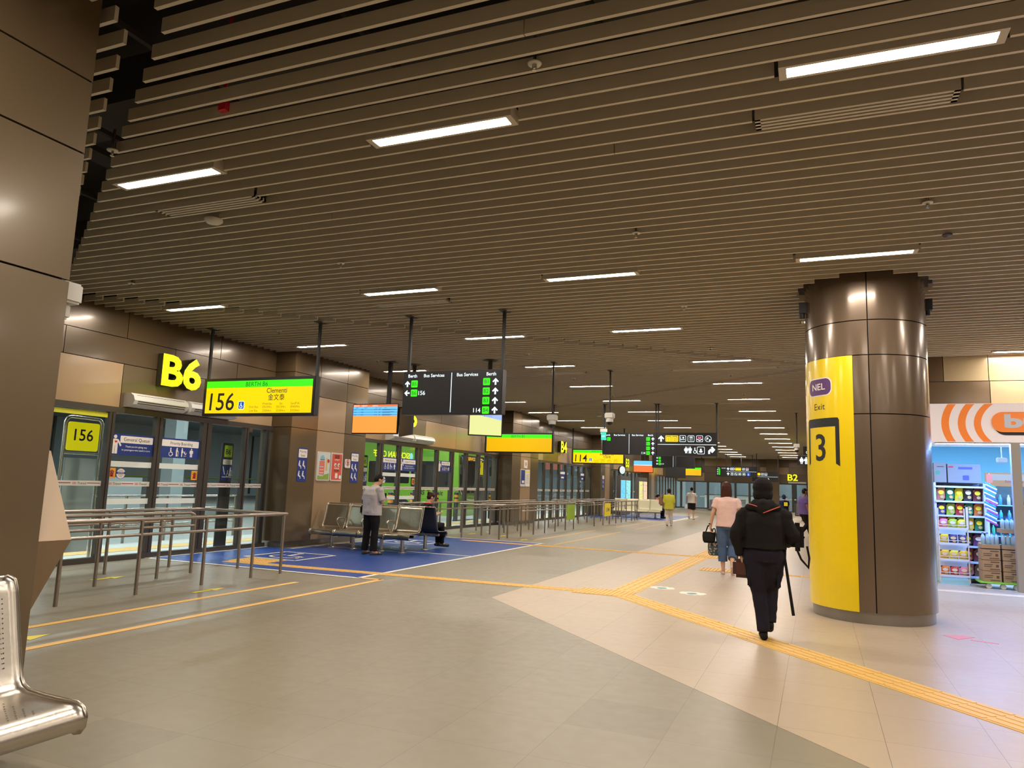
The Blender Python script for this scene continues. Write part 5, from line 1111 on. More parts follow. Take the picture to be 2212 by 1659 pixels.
# ---------------------------------------------------------------- convenience shop
M_SH = mat('shop_white', (.60, .66, .70), .4); M_SHB = mat('shop_cyan_wall', (.32, .66, .86), .5)
m = MB(); m.box(SX+.2, X1, SY, 24, -.02, .004, mat('shop_floor', (.45, .46, .44), .35)); m.build('floor', **ST)
m = MB(); m.box(SX+.2, X1, 23.8, 24, 0, 3.3, M_SHB); m.box(SX+.2, SX+.25, SY+.3, 24, 0, 3.3, M_SHB); m.build('wall_shop_back', **ST)
m = MB(); m.box(SX+.2, X1, SY+.26, 24, 3.2, 3.3, mat('shop_ceiling', (.6, .66, .68), .6)); m.build('ceiling', **ST)
for k, (x, y) in enumerate(((2.9, 17.3), (4.6, 17.3), (6.3, 17.3), (8.0, 17.3), (3.2, 19.6), (3.2, 21.6), (6.4, 20), (6.4, 22))):
    sl = dup(first_c, (x, y, 3.08), 'cool white strip lights inside the convenience shop', 0, 'shop strip lights')
    for ch in sl.children:
        if ch.name.startswith('diffuser'): ch.data = ch.data.copy(); ch.data.materials[0] = M_LAMPS
YF = 15.3
e = E('shop_fascia', 'white fascia with orange arcs and the word buzz on an orange pill', 'shop sign', (1.92, YF, 2.57)); f = FY(0, -.002, 0)
M_PINKW = mat('fascia_white', (.82, .74, .74), .4, emit=.20); M_OR = mat('fascia_orange', (.85, .22, .03), .4, emit=.22)
m = MB(); m.box(0, 7, 0, SY-YF-.01, 0, .70, M_PINKW); m.build('light_box', e)
m = MB(); cx, cy_ = 1.75, .33
for (r0, r1) in ((1.55, 1.43), (1.29, 1.17), (1.04, .93)):
    P = []; n = 24
    for k in range(n+1): t = math.radians(140+80*k/n); P.append((r0, t))
    Q = [(cx+r*math.cos(t)*1.0, cy_+r*math.sin(t)*.62) for r, t in P]+[(cx+r1*math.cos(t), cy_+r1*math.sin(t)*.62) for r, t in P[::-1]]
    bm = bmesh.new(); vs = [bm.verts.new((x, y, 0)) for x, y in Q]; bm.faces.new(vs)
    for co, no in (((0, .01, 0), (0, -1, 0)), ((0, .69, 0), (0, 1, 0)), ((.01, 0, 0), (-1, 0, 0))):
        bmesh.ops.bisect_plane(bm, geom=bm.verts[:]+bm.edges[:]+bm.faces[:], plane_co=co, plane_no=no, clear_outer=True)
    bm.verts.index_update(); m.add([f.p(v.co.x, v.co.y, .002) for v in bm.verts], [[v.index for v in q.verts] for q in bm.faces], M_OR); bm.free()
m.build('orange_arcs', e)
m = MB(); m.prism(rrect(1.02, 3.1, .13, .48, .17, 8), f, .0, .01, M_BLACK); m.prism(rrect(.98, 3.1, .18, .54, .17, 8), f, .011, .03, M_OR); m.build('pill', e)
m = MB(); text(m, f, 'buzz', 1.17, .27, .22, mat('fascia_letter', (.85, .8, .8), .4, emit=.4), .032, 'l', bold=.045, w=1.05); m.build('lettering', e)
for i, x in enumerate((3.24, 5.6, 8.2)): m = MB(); m.box(x-.07, x+.07, YF, YF+.12, 0, 2.57, mat('shop_mullion', (.36, .33, .30), .4, .3)); m.build('trim_%d' % (i+2), **ST)
m = MB(); m.prism(rect(1.7, 9, 14.55, 14.85), fz, .002, .004, mat('tan_threshold', (.62, .46, .30), .5)); m.build('trim_5', **ST)
for k in range(4): s_ = dup(sl, (2.8+1.65*k, 15.44, 2.548), 'cool light strips under the shop fascia', 0, 'strips under the fascia')
for o in list(SC.objects):
    if o.get('group') == 'strips under the fascia':
        for ch in o.children:
            if ch.name.startswith('diffuser'): ch.data = ch.data.copy(); ch.data.materials[0] = M_LAMPU
# gondola shelf
SHX0, SHX1, SHY = 2.10, 2.92, 16.5
e = E('shop_shelf', 'white shop shelf unit filled with snack packets', 'shelf', ((SHX0+SHX1)/2, SHY, 0)); ox, oy = (SHX0+SHX1)/2, SHY
m = MB()
for x in (SHX0, SHX1): m.box(x-.02-ox, x+.02-ox, -.2, .2, 0, 1.86, M_SH)
m.box(SHX0-ox, SHX1-ox, .17, .2, 0, 1.86, M_SH); m.build('frame', e)
LV = [1.80, 1.52, 1.25, .97, .69, .40, .13]
for z in LV: m = MB(); m.box(SHX0-ox, SHX1-ox, -.22, .18, z-.035, z, M_SH); m.build('shelf_board', e)
def packet(x, y, z, w_, h, c, c2, label, grp, n=None, t=.07, tilt=0, nm='snack_packet'):
    e = E(nm, label, 'snack packet', (x, y, z), 0, grp); m = MB(); V = []; Fc = []; nx, nz = 5, 6
    for s in (-1, 1):
        for j in range(nz):
            for i in range(nx):
                u, v = i/(nx-1), j/(nz-1); b = math.sin(math.pi*u)**.6*math.sin(math.pi*min(1, max(0, v)))**.6 if 0 < u < 1 and 0 < v < 1 else 0
                V.append(((u-.5)*w_*(1-.06*math.sin(math.pi*v)), s*t*.5*b, v*h))
    N = nx*nz
    for j in range(nz-1):
        for i in range(nx-1):
            a = j*nx+i; Fc.append((a, a+1, a+nx+1, a+nx)); Fc.append((N+a, N+a+nx, N+a+nx+1, N+a+1))
    m.add(V, Fc, c, True); m.build('bag', e)
    m = MB(); m.prism(disc(0, h*.62, w_*.33, 14, h*.17), Fr((0, -t*.5-.001, 0), (1, 0, 0), (0, 0, 1)), 0, .002, c2); m.prism(disc(.1*w_, h*.28, w_*.22, 10, h*.12), Fr((0, -t*.45-.001, 0), (1, 0, 0), (0, 0, 1)), 0, .002, mat('chip_tan', (.65, .42, .15), .5)); m.build('print', e); return e
PC = {'terracotta': (.55, .20, .12), 'dark green': (.01, .20, .08), 'yellow': (.80, .68, .03), 'black': (.03, .02, .02), 'maroon': (.16, .02, .03), 'navy': (.05, .05, .20), 'lime': (.35, .55, .04), 'red': (.5, .03, .03), 'green': (.03, .28, .10), 'orange': (.65, .16, .03), 'pink': (.75, .2, .3), 'brown': (.25, .1, .04), 'golden': (.8, .5, .03), 'purple': (.15, .04, .16)}
pm = lambda c: mat('packet_'+c.replace(' ', '_'), PC[c], .3, coat=.4)
ROWS = [(1.52, .26, ['terracotta', 'dark green', 'yellow', 'black', 'maroon'], 'top snack row'), (1.25, .23, ['navy', 'lime', 'red', 'green', 'orange'], 'second snack row'), (.97, .24, ['pink', 'yellow', 'lime', 'golden', 'dark green'], 'third snack row'),
        (.69, .23, ['yellow', 'navy', 'black', 'purple'], 'fourth snack row'), (.40, .24, ['golden', 'yellow', 'red', 'maroon'], 'fifth snack row'), (.13, .22, ['orange', 'red', 'pink', 'brown'], 'bottom snack row')]
for (z, h, cs, rn) in ROWS:
    n = len(cs); w_ = (SHX1-SHX0-.06)/n
    for i, c in enumerate(cs): packet(SHX0+.03+w_*(i+.5), SHY-.13+.03*R_.random(), z, w_*.95, h*(.92+.08*R_.random()), pm(c), M_STW if i % 2 else M_YEL, '%s snack packet in the %s, position %s from the left' % (c, rn, ORD[i]), 'snack packets on the shop shelf')
M_CARD = mat('cardboard', (.36, .23, .12), .7, var=.06); M_CARD2 = mat('cardboard_grey', (.27, .255, .21), .7)
def carton(x0, x1, y0, y1, z0, z1, mt, label, deco='', grp='cartons in the shop', nm='carton'):
    e = E(nm, label, 'carton', ((x0+x1)/2, (y0+y1)/2, z0), 0, grp); w_, d, h = (x1-x0)/2, (y1-y0)/2, z1-z0
    m = MB(); m.box(-w_, w_, -d, d, 0, h, mt, .004); m.build('box', e); f = Fr((0, -d-.001, 0), (1, 0, 0), (0, 0, 1)); m = MB(); dk = mat('carton_print', (.10, .06, .035), .7)
    if deco == 'lines': m.prism(rect(-w_*.1, w_*.85, h*.78, h*.88), f, 0, .001, dk); m.prism(rect(-w_*.85, w_*.1, h*.55, h*.62), f, 0, .001, dk); m.prism(rect(-w_*.85, w_*.0, h*.38, h*.45), f, 0, .001, dk); m.prism(rect(w_*.45, w_*.75, h*.35, h*.6), f, 0, .001, dk); m.prism(rect(-w_*.2, w_*.85, h*.12, h*.2), f, 0, .001, dk)
    if deco == 'blue': m.prism(rect(-w_*.35, w_*.5, h*.72, h*.84), f, 0, .001, mat('carton_blue', (.08, .08, .4), .6)); m.prism(rrect(-w_*.1, w_*.28, h*.15, h*.4, .015), f, 0, .001, mat('carton_blue', (.08, .08, .4), .6)); m.prism(rect(-w_*.95, -w_*.65, h*.8, h*.88), f, 0, .001, M_RED)
    if deco == 'green': m.prism(disc(-w_*.4, h*.5, w_*.4, 9), f, 0, .001, mat('carton_green', (.08, .3, .15), .6)); m.prism(rect(-w_*.5, w_*.6, h*.78, h*.82), f, 0, .001, dk)
    m.build('print', e); return e
carton(2.10, 2.31, SHY-.18, SHY+.18, 1.86, 2.24, M_CARD2, 'narrow grey carton with green print on top of the snack shelf', 'green'); carton(2.33, 2.88, SHY-.18, SHY+.18, 1.86, 2.22, M_CARD2, 'wide grey carton with a blue label on top of the snack shelf', 'blue')
# wire rack in front
e = E('wire_rack', 'white wire snack rack standing in front of the shelf', 'rack', (2.33, 16.05, 0)); m = MB()
for x in (-.25, .22):
    for y in (-.14, .14): m.tube([(x, y, .03), (x, y, 1.38)], .012, M_WHITE, 8)
m.box(.19, .25, -.15, -.13, 1.0, 1.42, M_WHITE, .01); m.build('uprights', e)
for z in (.14, .43, .72, 1.0):
    m = MB()
    for y in (-.14, -.07, 0, .07, .14): m.tube([(-.25, y, z), (.22, y, z)], .005, M_WHITE, 6)
    m.tube([(-.25, -.15, z+.07), (.22, -.15, z+.07)], .006, M_WHITE, 6); m.box(-.25, .22, -.16, -.155, z-.01, z+.03, M_SH); m.build('wire_shelf', e)
m = MB(); m.box(-.25, .22, .13, .14, .1, 1.0, M_SH); m.box(-.25, .22, -.14, .14, .0, .1, M_SHB); m.build('back_panel', e)
for j, z in enumerate((.15, .44, .73, 1.01)):
    for i, c in enumerate([['orange', 'red', 'pink'], ['golden', 'yellow', 'golden'], ['yellow', 'navy', 'navy'], ['pink', 'lime', 'yellow']][j]):
        packet(2.33-.16+.15*i, 15.98, z, .14, .17, pm(c), M_STW, '%s packet on the %s wire shelf, %s from the left' % (c, ['lowest', 'second', 'third', 'top'][j], ORD[i]), 'packets on the wire rack', t=.06)
# trolley with stacked cartons and bottled water
e = E('platform_trolley', 'green and white plastic trolley under the stacked cartons', 'trolley', (3.0, 15.75, 0)); m = MB(); m.box(-.36, .34, -.22, .25, .09, .12, mat('trolley_green', (.25, .55, .05), .5), .01); m.build('deck', e)
for x in (-.22, 0, .2): m = MB(); m.T = Matrix.Translation((x, -.15, .045)) @ Matrix.Rotation(math.pi/2, 4, 'X'); m.cyl(0, 0, -.03, .03, .045, M_WHITE, 14); m.build('wheel', e)
for k in range(3): carton(2.70, 2.98, 15.58, 15.95, .12+.19*k, .305+.19*k, M_CARD, 'printed brown carton in the left stack, %s from the bottom' % ORD[k], 'lines')
for k in range(3): carton(3.01, 3.29, 15.58, 15.95, .12+.19*k, .305+.19*k, M_CARD, 'printed brown carton in the right stack, %s from the bottom' % ORD[k], 'lines')
M_WTR = glass('bottle_plastic', (.55, .75, .95), .1); M_CAPB = mat('cap_blue', (.05, .1, .5), .5)
def water(x0, x1, z, label, n=4):
    e = E('water_tray', label, 'bottled water pack', ((x0+x1)/2, 15.76, z), 0, 'packs of bottled water'); w_ = (x1-x0)/2
    m = MB(); m.box(-w_, w_, -.18, .18, 0, .07, M_CARD); m.build('tray', e)
    for i in range(n):
        for j in (0,): m = MB(); x = -w_+(i+.5)*2*w_/n; m.lathe(x, -.12, [(.0, .07), (.033, .07), (.034, .19), (.028, .22), (.013, .245), (.013, .26)], mat('bottle_blue', (.35, .55, .75), .2, coat=.5), 12); m.cyl(x, -.12, .258, .275, .016, M_CAPB, 10); m.build('bottle', e)
water(2.70, 2.98, .70, 'water bottles in a brown tray on the left carton stack'); water(3.01, 3.29, .70, 'water bottles in a brown tray on the right carton stack'); water(3.01, 3.29, .98, 'topmost pack of water bottles on the right stack')
# hanging strip of small bags
e = E('hanging_bag_strip', 'long hanging strip of blue, pink and white toy packets beside the shelf', 'hanging strip', (2.97, 16.1, 1.15), 0); m = MB(); m.tube([(0, 0, 0), (0, 0, .9)], .006, M_WHITE, 6); m.tube([(0, 0, .68), (-.04, .25, .68)], .006, M_WHITE, 6); m.box(-.05, .05, -.01, .01, .72, .88, mat('packet_rust', (.55, .15, .08), .5)); m.build('strip', e)
for k in range(20):
    m = MB(); z = .68-k*.036; c = [(.05, .35, .8), (.75, .8, .9), (.1, .2, .7), (.8, .85, .9), (.5, .1, .4)][k % 5 if k > 6 else k % 4]
    m.T = Matrix.Translation((.02*math.sin(k), -.02, z)) @ Matrix.Rotation(.5, 4, 'Y'); m.box(-.1, .1, -.02, .02, -.016, .016, mat('bag_%d' % (k % 5 if k > 6 else k % 4), c, .3), .006); m.build('bag', e)
# fridge with header
e = E('drinks_fridge', 'open drinks fridge with an orange header inside the shop', 'fridge', (3.9, 18.3, 0)); m = MB(); m.box(-.6, .9, 0, .7, 0, .25, M_SH); m.box(-.6, -.56, 0, .7, .25, 1.9, M_SH); m.box(.86, .9, 0, .7, .25, 1.9, M_SH); m.box(-.6, .9, .62, .7, .25, 1.9, mat('fridge_back', (.12, .18, .22), .4)); m.build('cabinet', e)
m = MB(); m.box(-.6, .9, -.02, .05, 1.85, 2.13, mat('fridge_header', (.85, .5, .25), .5, emit=.3)); f = Fr((0, -.021, 0), (1, 0, 0), (0, 0, 1)); m.prism(rect(-.55, .85, 1.97, 2.1), f, 0, .002, mat('header_pale', (.8, .78, .8), .5, emit=.3)); text(m, f, 'Sandwiches & Drinks', .05, 1.93, .05, mat('header_ink', (.3, .05, .1), .5), .003); m.build('header', e)
for z in (.5, .82, 1.14, 1.46): m = MB(); m.box(-.56, .86, .05, .6, z-.02, z, M_SHB); m.build('fridge_shelf', e)
CD = [(.3, .1, .5), (.05, .5, .3), (.05, .55, .45), (.05, .5, .8), (.1, .4, .8), (.7, .7, .7)]
for j, z in enumerate((.5, .82, 1.14, 1.46)):
    for i in range(9):
        m = MB(); x = 3.9-.48+.15*i; m.lathe(x, 18.4, [(0, z), (.032, z), (.033, z+.14), (.014, z+.19), (.014, z+.215), (0, z+.216)], mat('drink_%d' % ((i+j) % 6), CD[(i+j) % 6], .3, coat=.4), 10)
        m.build('drink_bottle', label='small coloured drink bottles standing in the open shop fridge', category='bottle', group='drinks in the fridge')
e = E('security_camera', 'small camera hanging in the shop behind the glass', 'security camera', (3.42, 17.3, 2.3), group='security cameras'); m = MB(); m.cyl(0, 0, .1, .9, .01, M_WHITE, 8); m.build('pole', e); m = MB(); m.box(-.09, .09, -.05, .05, 0, .1, M_WHITE, .015); m.build('housing', e)
# ---------------------------------------------------------------- people
M_SKIN = mat('skin', (.52, .29, .18), .5); M_SKIN2 = mat('skin_dark', (.26, .13, .075), .5); M_HAIR = mat('hair_black', (.015, .011, .009), .45, var=.3, scale=60, stretch=(1, 1, .15)); M_HAIRB = mat('hair_brown', (.055, .02, .012), .4, var=.3, scale=60, stretch=(1, 1, .15))
M_EYEW = mat('eye_white', (.7, .7, .68), .3); M_LIP = mat('lips', (.38, .12, .10), .5)
def cap(mb, a, b, ra, rb, mt, n=12, flat=1., ax=None):
    """tapered limb with round ends"""
    a, b = Vector(a), Vector(b); t = (b-a); L = t.length or 1e-4; t.normalize(); P = []; R = []
    for k in range(4): an = math.pi/2*k/4; P.append(a-t*ra*math.cos(an)); R.append(max(.0008, ra*math.sin(an)))
    P.append(a); R.append(ra); P.append(b); R.append(rb)
    for k in range(1, 5): an = math.pi/2*k/4; P.append(b+t*rb*math.sin(an)); R.append(max(.0008, rb*math.cos(an)))
    mb.tube(P, 1, mt, n, True, rs=R)
def loft(mb, rings, mt, n=20):
    """rings: (centre, rx, ry, yaw)"""
    V = []; Fc = []
    for (c, rx, ry, *yw) in rings:
        a0 = yw[0] if yw else 0
        for k in range(n):
            t = 2*math.pi*k/n; x = rx*math.copysign(abs(math.cos(t))**.85, math.cos(t)); y = ry*math.copysign(abs(math.sin(t))**.85, math.sin(t))
            V.append((c[0]+x*math.cos(a0)-y*math.sin(a0), c[1]+x*math.sin(a0)+y*math.cos(a0), c[2]))
    N = len(rings)
    for i in range(N-1):
        for k in range(n): Fc.append((i*n+k, i*n+(k+1) % n, (i+1)*n+(k+1) % n, (i+1)*n+k))
    Fc.append(tuple(range(n))[::-1]); Fc.append(tuple(range((N-1)*n, N*n))); 
    if rings[0][0][2] > rings[-1][0][2]: Fc = [f[::-1] for f in Fc]
    mb.add(V, Fc, mt, True)
_wt = D.textures.new('folds', 'CLOUDS'); _wt.noise_scale = .16; _wt.noise_depth = 2
def fuse(mb, name, parent, voxel=.012, smooth=3, sf=.5, folds=0.):
    """weld overlapping pieces into one continuous surface"""
    o = mb.build(name); r = o.modifiers.new('r', 'REMESH'); r.mode = 'VOXEL'; r.voxel_size = voxel; r.use_smooth_shade = True
    if folds: dm = o.modifiers.new('d', 'DISPLACE'); dm.texture = _wt; dm.strength = folds; dm.mid_level = .5; dm.texture_coords = 'LOCAL'
    s = o.modifiers.new('s', 'SMOOTH'); s.factor = sf; s.iterations = smooth
    dg = bpy.context.evaluated_depsgraph_get(); dg.update(); me = D.meshes.new_from_object(o.evaluated_get(dg)); mt = mb.mats[0]
    o.modifiers.clear(); old = o.data; o.data = me; D.meshes.remove(old); me.materials.clear(); me.materials.append(mt)
    for p in me.polygons: p.use_smooth = True
    o.parent = parent; return o
def hand(mb, w_, dirv, palmn, mt, curl=.5, r=.0085, s=1., side=1):
    """palm plus four fingers and a thumb from wrist w_, fingers along dirv, bending towards palmn"""
    w_ = Vector(w_); d = Vector(dirv).normalized(); nrm = Vector(palmn); nrm = (nrm-d*nrm.dot(d)).normalized(); sd = d.cross(nrm)*side
    for k in range(4):
        off = sd*(-.027+.018*k)*s; base = w_+d*.075*s+off; cap(mb, w_+off*.5, base, .016*s, .0125*s, mt, 8)
        L = (.036, .042, .045, .038)[3-k]*s; a1, a2, a3 = curl*.7, curl*1.6, curl*2.4
        p = base
        for j, (a, l) in enumerate(((a1, L), (a2, L*.68), (a3, L*.55))):
            q = p+(d*math.cos(a)+nrm*math.sin(a))*l; cap(mb, p, q, r*(1-.08*j), r*(.93-.08*j), mt, 8); p = q
    tb = w_+d*.02*s+sd*.028*s; q = tb+(d*.6+sd*.6+nrm*.35).normalized()*.04*s; cap(mb, tb, q, .0125*s, .011*s, mt, 8); q2 = q+(d*.85+sd*.1+nrm*.5).normalized()*.032*s; cap(mb, q, q2, .0105*s, .009*s, mt, 8)
def person(name, label, loc, rz, J, C, h=1.7, vox=.012, face=True, group='people in the hall', far=False):
    """J joints (metres at 1.7 m), C clothing description"""
    e = E(name, label, 'person', loc, rz, group); k = h/1.7; skin = C.get('skin', M_SKIN)
    S = lambda p: Vector(p)*k
    hip, che, nk, hd = S(J['hip']), S(J['chest']), S(J['neck']), S(J['head'])
    sh = [S(J['shL']), S(J['shR'])]; el = [S(J['elL']), S(J['elR'])]; wr_ = [S(J['wrL']), S(J['wrR'])]
    hj = [S(J['hjL']), S(J['hjR'])]; kn = [S(J['knL']), S(J['knR'])]; an = [S(J['anL']), S(J['anR'])]; to = [S(J['toL']), S(J['toR'])]
    fat = C.get('fat', 1.)*k; tw = C.get('tw', 1.)*k
    m = MB(); yw = J.get('yaw', 0)
    T = [(hip+Vector((0, 0, -.10*k)), .135*tw, .10*fat, yw), (hip, .165*tw, .115*fat, yw), (hip.lerp(che, .4), .145*tw, .10*fat, yw), (che, .165*tw, .112*fat, yw), (che.lerp(nk, .5), .17*tw, .10*fat, yw), (nk+Vector((0, 0, -.035*k)), .10*k, .075*k, yw), (nk, .058*k, .06*k, yw)]
    loft(m, T, skin)
    cap(m, nk+Vector((0, 0, -.04*k)), hd+Vector((0, -.01, -.06))*k if 0 else nk.lerp(hd, .75), .055*k, .052*k, skin)
    hf = Vector(J.get('look', (0, 1, 0))).normalized(); hs = hf.cross(zup).normalized(); hu = hs.cross(hf)
    def HP(x, y, z): return hd+(hs*x+hf*y+hu*z)*k
    def ell(mb, c, rx, ry, rz_, mt, n=16):
        V = []; Fc = []; mm = n//2
        for i in range(mm+1):
            t = math.pi*i/mm
            for j in range(n): V.append(HP(c[0]+rx*math.sin(t)*math.cos(2*math.pi*j/n), c[1]+ry*math.sin(t)*math.sin(2*math.pi*j/n), c[2]+rz_*math.cos(t)))
        for i in range(mm):
            for j in range(n): Fc.append((i*n+j, (i+1)*n+j, (i+1)*n+(j+1) % n, i*n+(j+1) % n))
        mb.add(V, Fc, mt, True)
    ell(m, (0, 0, .02), .075, .092, .092, skin); ell(m, (0, .025, -.045), .058, .066, .068, skin)
    cap(m, HP(0, .085, .005), HP(0, .108, -.022), .009*k, .013*k, skin, 8)      # nose
    for s in (-1, 1): ell(m, (s*.078, -.005, -.005), .012, .022, .032, skin, 10)
    for s in (0, 1):
        sg = -1 if s == 0 else 1
        cap(m, sh[s]+Vector((-sg*.02, 0, -.03))*k, el[s], .045*fat, .039*k, skin); cap(m, el[s], wr_[s], .038*k, .025*k, skin)
        cap(m, hj[s], kn[s], .082*fat, .055*k, skin); cap(m, kn[s], kn[s].lerp(an[s], .35), .052*k, .052*k, skin); cap(m, kn[s].lerp(an[s], .35), an[s], .052*k, .034*k, skin)
        cap(m, an[s]+Vector((0, 0, -.02*k)), to[s], .034*k, .028*k, skin)
        dv = Vector(J.get('hdL' if s == 0 else 'hdR', (wr_[s]-el[s]).normalized())); pn = Vector(J.get('hnL' if s == 0 else 'hnR', (-sg, .3, 0)))
        hand(m, wr_[s], dv, pn, skin, J.get('curl', .5), r=.0085*k if not far else .01, s=k, side=J.get('thumb', 1)*(1 if s else -1))
    fuse(m, 'body', e, vox, 2)
    if face:
        fm = MB()
        for s in (-1, 1): c = HP(s*.03, .082, .018); fm.sphere(c, .0115*k, M_EYEW, 10); fm.sphere(HP(s*.03, .0915, .018), .0055*k, M_INK, 8); cap(fm, HP(s*.018, .09, .042), HP(s*.045, .083, .043), .004*k, .003*k, M_HAIR, 6)
        fm.build('eyes', e); fm = MB(); cap(fm, HP(-.018, .088, -.055), HP(.018, .088, -.055), .006*k, .006*k, M_LIP, 8); fm.build('mouth', e)
    # hair
    hm = MB(); H = C.get('hair', 'short'); hmat = C.get('hairmat', M_HAIR)
    if H == 'short': ell(hm, (0, -.014, .04), .082, .092, .085, hmat); ell(hm, (0, -.04, .0), .078, .066, .08, hmat)
    elif H == 'bob':
        ell(hm, (0, -.012, .035), .09, .10, .092, hmat); c = [HP(0, -.02, z) for z in (.04, -.05, -.13, -.19)]
        loft(hm, [(c[3], .088*k, .075*k, yw), (c[2], .102*k, .085*k, yw), (c[1], .10*k, .088*k, yw), (c[0], .09*k, .092*k, yw)], hmat)
    elif H == 'round': ell(hm, (0, -.015, .03), .098, .105, .10, hmat); ell(hm, (0, -.04, -.03), .09, .075, .08, hmat)
    elif H == 'bun': ell(hm, (0, -.014, .038), .084, .094, .086, hmat); ell(hm, (0, -.04, .0), .08, .066, .08, hmat); ell(hm, (0, -.10, .055), .04, .04, .042, hmat)
    elif H == 'pony': ell(hm, (0, -.014, .038), .084, .094, .086, hmat); ell(hm, (0, -.04, .0), .08, .066, .08, hmat); cap(hm, HP(0, -.1, .03), HP(0, -.15, -.12), .035*k, .018*k, hmat)
    elif H == 'cap': hs_ = C.get('hsc', 1); ell(hm, (0, -.005, .035), .094*hs_, .105*hs_, .095*hs_, hmat); ell(hm, (0, -.02, -.045), .092*hs_, .09*hs_, .09*hs_, hmat)
    o = fuse(hm, 'hair' if H != 'cap' else 'black_cap', e, vox*.8, 2)
    if C.get('noface_cut'): pass
    # top
    tm = C['top']; g_ = C.get('slack', .02)*k; m = MB(); zb = C.get('hem', .82)*k
    low = Vector((hip.x, hip.y, zb)) if not J.get('sit') else hip+Vector((0, 0, -.08*k))
    T = [(low, .178*tw+g_, .125*fat+g_, yw), (low.lerp(che, .3), .165*tw+g_, .115*fat+g_, yw), (low.lerp(che, .65), .16*tw+g_, .11*fat+g_, yw), (che, .172*tw+g_*.8, .118*fat+g_*.8, yw), (che.lerp(nk, .55), .178*tw+g_*.5, .105*fat+g_*.5, yw), (nk+Vector((0, 0, -.04*k)), .115*k, .088*k, yw), (nk+Vector((0, 0, -.012*k)), .07*k, .072*k, yw)]
    loft(m, T, tm)
    for s in (0, 1):
        q = C.get('sleeve', .6); ra = (.058*fat+g_*.3); sg = -1 if s == 0 else 1; so = sh[s]+Vector((-sg*.012, 0, -.03))*k; si = so.lerp(nk, .42)+Vector((0, 0, -.035))*k
        if q <= 1: en = sh[s].lerp(el[s], q); m.tube([si, so, en], ra, tm, 14, True, rs=[.06*k, ra*.95, ra*C.get('cuff', .98)])
        else: en = el[s].lerp(wr_[s], q-1); m.tube([si, so, sh[s].lerp(el[s], .9), el[s].lerp(wr_[s], .1), en], ra, tm, 14, True, rs=[.06*k, ra*.95, ra*.95, ra*.9, ra*C.get('cuff', .6)])
        cap(m, so, sh[s].lerp(el[s], .2), ra*.95, ra, tm, 14)
    fuse(m, C.get('topname', 'shirt'), e, vox, 6, folds=C.get('folds', .022))
    # bottoms
    bm_ = C['bottom']; m = MB(); q = C.get('leg', 1.); lg = C.get('legw', 1.)
    T = [(hip+Vector((0, 0, -.12*k)), .15*tw+.012, .115*fat+.012, yw), (hip+Vector((0, 0, -.02*k)), .175*tw+.008, .125*fat+.01, yw), (hip+Vector((0, 0, .07*k)), .165*tw+.004, .115*fat+.006, yw)]
    loft(m, T, bm_)
    for s in (0, 1):
        r0, r1, r2 = (.10*fat*lg, .074*k*lg, .06*k*lg*C.get('flare', 1))
        if q > .55:
            en = kn[s].lerp(an[s], (q-.5)*2); m.tube([hj[s], hj[s].lerp(kn[s], .5), kn[s], en], r0, bm_, 16, True, rs=[r0, r0*.93, r1, r2]); cap(m, hj[s], hj[s].lerp(kn[s], .2), r0, r0, bm_, 16); cap(m, kn[s], kn[s].lerp(en, .1), r1*.99, r1*.97, bm_, 14)
        else: en = hj[s].lerp(kn[s], q*2); m.tube([hj[s], en], r0, bm_, 16, True, rs=[r0, r0*1.0]); cap(m, hj[s], hj[s].lerp(kn[s], .2), r0, r0, bm_, 16)
    fuse(m, C.get('botname', 'trousers'), e, vox, 5, folds=C.get('folds', .022)*.8)
    # shoes
    for s in (0, 1):
        m = MB(); a = an[s]+Vector((0, 0, -.045*k)); t = to[s]; d = (t-a).normalized(); bk = a-d*.05*k
        cap(m, bk+Vector((0, 0, 0)), t+d*.015, .04*k, .042*k, C['shoe'], 12); cap(m, a+Vector((0, 0, .01)), a+Vector((0, 0, .03*k)), .042*k, .042*k, C['shoe'])
        if C.get('sandal'): m = MB(); cap(m, bk-Vector((0, 0, .02)), t+d*.02-Vector((0, 0, .012)), .03*k, .034*k, C['shoe'], 12); m.tube([t-d*.04+zup.cross(d)*.04+Vector((0, 0, -.01)), t-d*.04+Vector((0, 0, .045)), t-d*.04-zup.cross(d)*.04+Vector((0, 0, -.01))], .012, C['shoe'], 8)
        fuse(m, 'shoe', e, vox*.8, 2)
    e['kk'] = k; del e['kk']
    return e, HP, dict(hip=hip, che=che, nk=nk, hd=hd, sh=sh, el=el, wr=wr_, kn=kn, an=an)
def base(**k):
    J = dict(hip=(0, 0, .93), chest=(0, .0, 1.22), neck=(0, -.01, 1.43), head=(0, .02, 1.575), shL=(-.185, -.01, 1.365), shR=(.185, -.01, 1.365), elL=(-.225, -.03, 1.10), elR=(.225, -.03, 1.10), wrL=(-.235, .04, .86), wrR=(.235, .04, .86),
             hjL=(-.085, 0, .88), hjR=(.085, 0, .88), knL=(-.09, .02, .48), knR=(.09, .02, .48), anL=(-.095, -.03, .085), anR=(.095, -.03, .085), toL=(-.11, .12, .035), toR=(.11, .12, .035))
    J.update(k); return J
M_BLK = mat('cloth_black', (.014, .012, .011), .8, bump=.3, bscale=14); M_BLK2 = mat('cloth_black_navy', (.016, .014, .022), .75, bump=.25, bscale=9)
